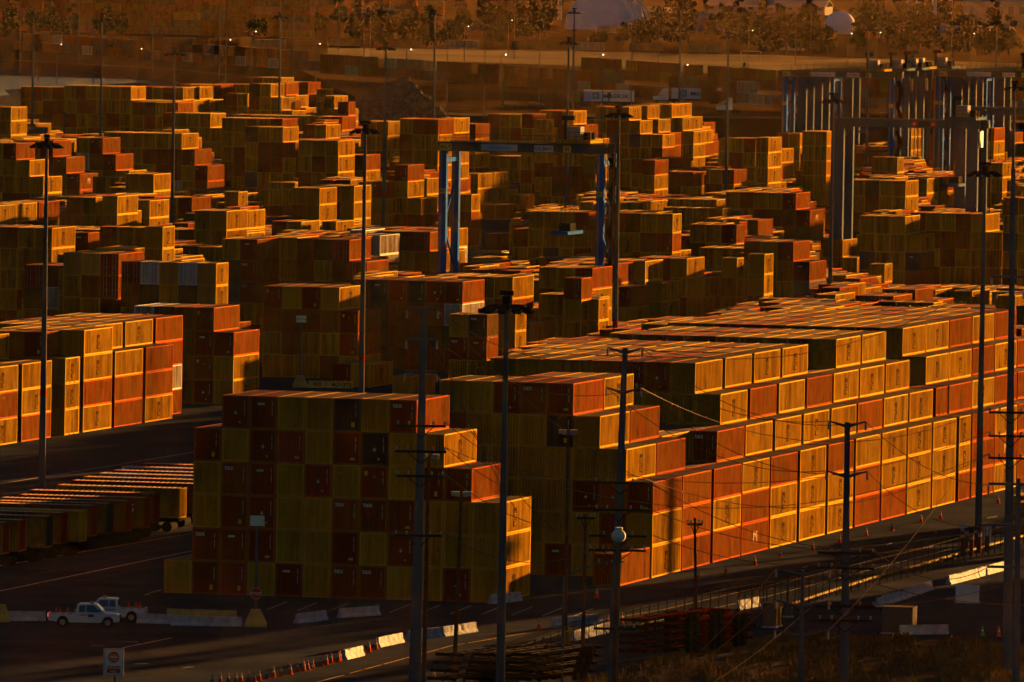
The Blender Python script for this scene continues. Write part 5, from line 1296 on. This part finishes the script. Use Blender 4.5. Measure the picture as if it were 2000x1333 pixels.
# ------------------------------------------------------------------ containers parked on chassis at left
PM['troof'] = roof_mb(12.192, pitch=.5).mesh('roof', mat('sunlit_tone_roof', (.42, .24, .17), .6, var=.35, scale=.5))  # pinkish sunlight painted into the trailer roofs as a lighter colour
def trailer(px, py, colr, label, right_lit=True, txt=None):
    P = inv(px, py, 4.25); u, v = to_uv(P); root = empty('container_trailer', from_uv(u-12.192, v, 0), -PHI)
    mk = Matrix.Rotation(math.pi/2, 4, 'Z')
    for nm, me, mt in (('frame', PM['frame', '40'], 0), ('side_wall', PM['side_r', '40'], 0), ('side_wall', PM['side_l', '40'], 0), ('roof', PM['troof'], 0), ('end_wall', PM['end', '40'], 0), ('door', PM['door', '40'], 0)):
        o = bpy.data.objects.new(nm, me); COL.objects.link(o); o.parent = root; o.color = colr
        o.rotation_euler = (0, 0, -math.pi/2); o.location = (0, W, 1.36)
        if nm == 'end_wall': o.rotation_euler = (0, 0, math.pi/2); o.location = (12.192, 0, 1.36)
    mb = MB(); mb.box(.3, .75, .95, 11.9, .95, 1.3); mb.box(.3, W-.95, .95, 11.9, W-.75, 1.3)
    for x in (.5, 3, 6, 9, 11.6): mb.box(x, .7, 1.0, x+.15, W-.7, 1.25)
    mb.box(.2, .1, 1.12, .5, W-.1, 1.34); mb.box(11.7, .1, 1.12, 12.1, W-.1, 1.34); mb.box(2.3, .4, 0, 2.5, .6, 1.0); mb.box(2.3, W-.6, 0, 2.5, W-.4, 1.0); mb.build('chassis', M_DARK, root)
    for x in (9.7, 10.9):
        mb = MB(); mb.tube((x, .05, .5), (x, W-.05, .5), .5, .5, 16); mb.build('wheel', M_TYRE, root)
    if txt:
        t = text_mb(txt, 1.1, bold=True); mb = MB(); mb.v = [(10.2+v_[0], -.02, 2.85+v_[2]) for v_ in t.v]; mb.f = t.f; mb.m = t.m; mb.build('lettering', M_SIGNW, root)
    return tag(root, label, 'trailer', 'containers parked on chassis at the left')
for k, (x, y, c, t) in enumerate(((5, 1021, 'r', None), (38, 1016, 'r', None), (90, 1009, 'k', None), (119, 1002, 'r', None), (157, 998, 'o', None), (178, 988, 'r', None), (209, 984, 'k', None), (245, 979, 'r', None), (281, 973, 'r', '45'), (300, 964, 'r', None), (352, 954, 'o', None),
                                (378, 945, 'r', None), (400, 938, 'o', None), (430, 931, 'w', None), (452, 925, 'r', None), (470, 918, 'w', None), (505, 912, 'r', None))):
    b = PAL[c][0]; trailer(x, y, (*b, 1), f"{CNAME[c]} container on chassis, {ORD[k+1]} from near end of parked row at left", txt=t)
# ------------------------------------------------------------------ stacked chassis, fence, cabinets, verge
M_CHB = mat('chassis_blue_black', (.010, .012, .022), .45, .3, var=.3, scale=1); M_CHR = mat('chassis_red', (.11, .012, .007), .55, var=.3, scale=1)
def chassis(loc, rz, m, label, grp):
    root = empty('container_chassis', loc, rz); mb = MB()
    for y in (-.5, .5): mb.box(0, y-.07, .20, 12.1, y+.07, .42)
    for x in (0, 1.8, 3.8, 6, 8, 10, 11.85): mb.box(x, -1.15 if x in (0, 11.85) else -.5, .2, x+.2, 1.15 if x in (0, 11.85) else .5, .42)
    mb.box(11.9, -1.2, .18, 12.15, 1.2, .42); mb.box(0, -1.2, .18, .2, 1.2, .42); mb.build('frame', m, root)
    for y in (-.9, .9):
        mb = MB(); mb.box(2.2, y-.06, -.1, 2.35, y+.06, .3); mb.build('landing_leg', m, root)
    for x in (9.2, 10.5):
        mb = MB()
        for y in (-.95, .95): mb.tube((x, y-.2, .1), (x, y+.2, .1), .42, .42, 14)
        mb.tube((x, -1, .1), (x, 1, .1), .07, .07, 6); mb.build('axle', M_TYRE, root)
    return tag(root, label, 'chassis', grp)
P0 = inv(862, 1345, 0)
for st in range(3):
    for k in range(4):
        D = Vector((CP, -SP, 0))
        chassis(P0+Vector((st*2.9+.2*k, st*.7-1.5, .55+.62*k)), math.pi/2-.42, M_CHB, f"dark steel chassis, {ORD[k+1]} from the ground in the {['left','middle','right'][st]} pile at bottom centre", 'dark chassis piled at bottom centre')
P0 = inv(1236, 1292, 0)
for st in range(3):
    for k in range(5):
        if st == 2 and k == 4: continue
        chassis(P0+Vector((st*2.0, st*4.6-.5, .55+.62*k)), math.pi/2-.42, M_CHR, f"red steel chassis, {ORD[k+1]} from the ground in the {['near','middle','far'][st]} pile by the fence", 'red chassis piled by the fence')
M_FENCE = mat('fence_post_steel', (.06, .055, .05), .7); M_WIRED = mat('dull_fence_wire', (.03, .027, .024), .8)
FP = MB(); FP.tube((0, 0, 0), (0, 0, 2.6), .045, .045, 6); FPOST = FP.mesh('post', M_FENCE)
def chain(path, label):
    mb = MB(); P = [inv(x, y, 0) for x, y in path]; root = empty('chain_link_fence', P[0]); posts = MB(); mesh_ = MB(); top = MB()
    for a, b in zip(P, P[1:]):
        n = max(1, int((b-a).length/3.0))
        for i in range(n+1):
            p = a.lerp(b, i/n)-P[0]; po = bpy.data.objects.new('post', FPOST); COL.objects.link(po); po.parent = root; po.location = p
        A, B = a-P[0], b-P[0]; top.tube(A+Vector((0, 0, 2.4)), B+Vector((0, 0, 2.4)), .03, .03, 5)
        m = int((b-a).length/.9)
        for i in range(m):
            p = A.lerp(B, i/m); q = A.lerp(B, min(1, (i+2)/m)); mesh_.bar(p, q+Vector((0, 0, 2.35)), .007); mesh_.bar(q, p+Vector((0, 0, 2.35)), .007)
        r = int((b-a).length/.22); pr_ = None
        for i in range(r*3):
            t = i/(r*3); c = A.lerp(B, t)+Vector((0, .28*math.cos(i*2.1), 2.85+.28*math.sin(i*2.1)))
            if pr_ is not None and i % 2: top.bar(pr_, c, .018)
            pr_ = c
    mesh_.build('mesh', M_WIRED, root); top.build('razor_wire', M_WIRED, root); return tag(root, label, 'fence')
chain([(965, 1338), (1105, 1292), (1250, 1246), (1420, 1205), (1560, 1180)], 'chain-link fence with coiled razor wire around the chassis piles')
chain([(1440, 1222), (1620, 1168), (1800, 1122), (2010, 1062)], 'chain-link fence running along the verge at lower right')
M_CURB = mat('painted_kerb', (.42, .30, .10), .7, var=.3, scale=.8)
A = [(1530, 1188), (1600, 1163), (1720, 1125), (1800, 1104), (1880, 1080), (2010, 1045)]; mb = MB(); P = [inv(x, y, 0) for x, y in A]
for a, b in zip(P, P[1:]): mb.bar(a+Vector((0, 0, .07)), b+Vector((0, 0, .07)), .3, .14)
tag(mb.build('kerb', M_CURB), kind='structure')
M_GRASSG = mat('bare_dirt_verge', (.065, .042, .025), .95, var=.5, scale=.4)
poly('verge', [(1100, 1345), (1330, 1275), (1440, 1243), (1560, 1236), (1740, 1246), (2050, 1262), (2060, 1420), (900, 1420)], M_GRASSG, .012)
poly('path', [(1150, 1336), (1330, 1292), (1560, 1250), (1640, 1240), (1640, 1246), (1560, 1257), (1330, 1300), (1160, 1345)], mat('worn_path', (.12, .10, .085), .8), .018)
rr = random.Random(31); mb = MB()
def inside(x, y):
    if y > 1338: return x > 1000
    return y > np.interp(x, [1150, 1330, 1440, 1560, 1740, 2050], [1330, 1272, 1243, 1240, 1248, 1264])
cnt_ = 0
while cnt_ < 2600:
    x, y = rr.uniform(1150, 2010), rr.uniform(1240, 1345)
    if not inside(x, y): continue
    dens = .5+.5*math.sin(x*.031+2)*math.sin(y*.09+x*.006)+.25*math.sin(x*.11)
    if rr.random() > dens: continue
    P = inv(x, y, 0); cnt_ += 1; h = rr.uniform(.25, .8)*(1.3 if dens > .9 else 1)
    for q in range(9):
        a = rr.uniform(0, 6.28); l = rr.uniform(.1, .5); b = P+Vector((rr.gauss(0, .15), rr.gauss(0, .15), 0)); t = b+Vector((math.cos(a)*l, math.sin(a)*l, h*rr.uniform(.5, 1.1))); s = Vector((-math.sin(a), math.cos(a), 0))*.035
        n = len(mb.v); mb.v += [tuple(b-s), tuple(b+s), tuple(t)]; mb.f.append((n, n+1, n+2)); mb.m.append(0)
tag(mb.build('dry_grass', M_DRY), 'clumps of dry golden grass and weeds in the lower right corner', 'grass', kind='stuff')
mb = MB()
for k in range(900):
    t = rr.random(); i = min(4, int(t*5)); f = t*5-i; x = A[i][0]+(A[i+1][0]-A[i][0])*f; y = A[i][1]+(A[i+1][1]-A[i][1])*f+rr.uniform(3, 8); P = inv(x, y, 0); a = rr.uniform(0, 6.3); h = rr.uniform(.15, .4)
    n = len(mb.v); s = Vector((-math.sin(a), math.cos(a), 0))*.05; tp = P+Vector((math.cos(a)*.15, math.sin(a)*.15, h)); mb.v += [tuple(P-s), tuple(P+s), tuple(tp)]; mb.f.append((n, n+1, n+2)); mb.m.append(0)
tag(mb.build('verge_grass', mat('verge_grass_green', (.10, .11, .03), .9, var=.4, scale=1)), 'strip of low grass growing along the kerb at lower right', 'grass', kind='stuff')
for k, (x, y, s) in enumerate(((1440, 1240, .55), (1385, 1262, .35), (1760, 1262, .3), (1850, 1270, .28), (1585, 1262, .25), (1405, 1250, .4))):
    root = empty('bush', inv(x, y, 0)); crown_mesh(50+k, 3.2*s, 3.4*s, 380, .16).build('crown', M_LEAF if k in (0, 5) else M_DRY, root)
    tag(root, f"{'dark green' if k in (0,5) else 'dry golden'} bush on the verge, {place_word(x, y)}", 'bush', 'bushes on the verge')
def cabinet(px, py, w, d, h, label, m=M_SIGNW, cat='cabinet', dark=False):
    root = empty('utility_cabinet', inv(px, py, 0), -.2); mb = MB(); mb.box(0, 0, .12, w, d, h); mb.build('body', m, root)
    mb = MB(); mb.box(-.08, -.08, 0, w+.08, d+.08, .12); mb.build('base', M_KRAIL, root); mb = MB(); mb.box(.08, -.03, .25, w-.08, 0, h-.12); mb.box(w*.7, -.07, h*.5, w*.76, -.03, h*.58); mb.build('door', m, root)
    mb = MB(); mb.box(-.05, -.05, h, w+.05, d+.05, h+.07); mb.build('roof', m, root); return tag(root, label, cat)
M_CAB = mat('cabinet_grey', (.09, .085, .08), .6, var=.2, scale=1)
cabinet(1490, 1226, 1.1, 1.0, 2.0, 'tall grey utility cabinet by the fence with a sunlit side', M_CAB); cabinet(1512, 1224, .5, .6, 1.6, 'narrow yellow sunlit cabinet next to the tall grey one', M_CYEL)
cabinet(1866, 1178, 2.0, .6, 1.5, 'white utility cabinet at the end of the sunlit barrier'); cabinet(1722, 1238, 2.6, 2.2, 2.2, 'dark square utility box left of the lone white barrier', M_CAB)
cabinet(1530, 1206, .7, .6, 1.1, 'small grey box behind the fence near the yellow cabinet', M_CAB); cabinet(1098, 1262, .5, .5, 1.5, 'small yellow sunlit box among the chassis piles', M_CYEL)
for k, (x, y) in enumerate(((1880, 1082), (1897, 1086), (1912, 1080), (1927, 1078), (1887, 1074), (1905, 1072))):
    mb = MB(); mb.tube((0, 0, 0), (0, 0, 2.1), .2, .2, 12, 0); mb.tube((0, 0, 1.5), (0, 0, 1.8), .21, .21, 12, 1)
    tag(mb.build('bollard', [mat('bollard_orange', (.20, .045, .015), .6, var=.3, scale=1) if 'bollard_orange' not in bpy.data.materials else bpy.data.materials['bollard_orange'], M_KRAIL], loc=inv(x, y, 0)), f"orange guard post, {ORD[k+1]} around the foot of the right mast", 'bollard', 'guard posts at the mast foot')
cabinet(1918, 1062, .8, .5, 1.6, 'pale switch box on the posts at the right mast'); cabinet(1876, 1052, .6, .4, 1.3, 'small pale box left of the right mast')
# ------------------------------------------------------------------ haze
mb = MB(); mb.box(-7000, -60, -1.2, 7000, 12500, 78); hz = mb.build('haze', None) if False else None
me = mb.mesh('haze', []); hz = bpy.data.objects.new('haze', me); COL.objects.link(hz); tag(hz, kind='stuff')
hm = bpy.data.materials.new('haze'); hm.use_nodes = True; nt = hm.node_tree; nt.nodes.clear(); out = nt.nodes.new('ShaderNodeOutputMaterial'); pv = nt.nodes.new('ShaderNodeVolumePrincipled')
pv.inputs['Color'].default_value = (.98, .60, .26, 1); pv.inputs['Density'].default_value = HAZE; pv.inputs['Anisotropy'].default_value = HAZE_G; nt.links.new(pv.outputs[0], out.inputs['Volume']); me.materials.append(hm)
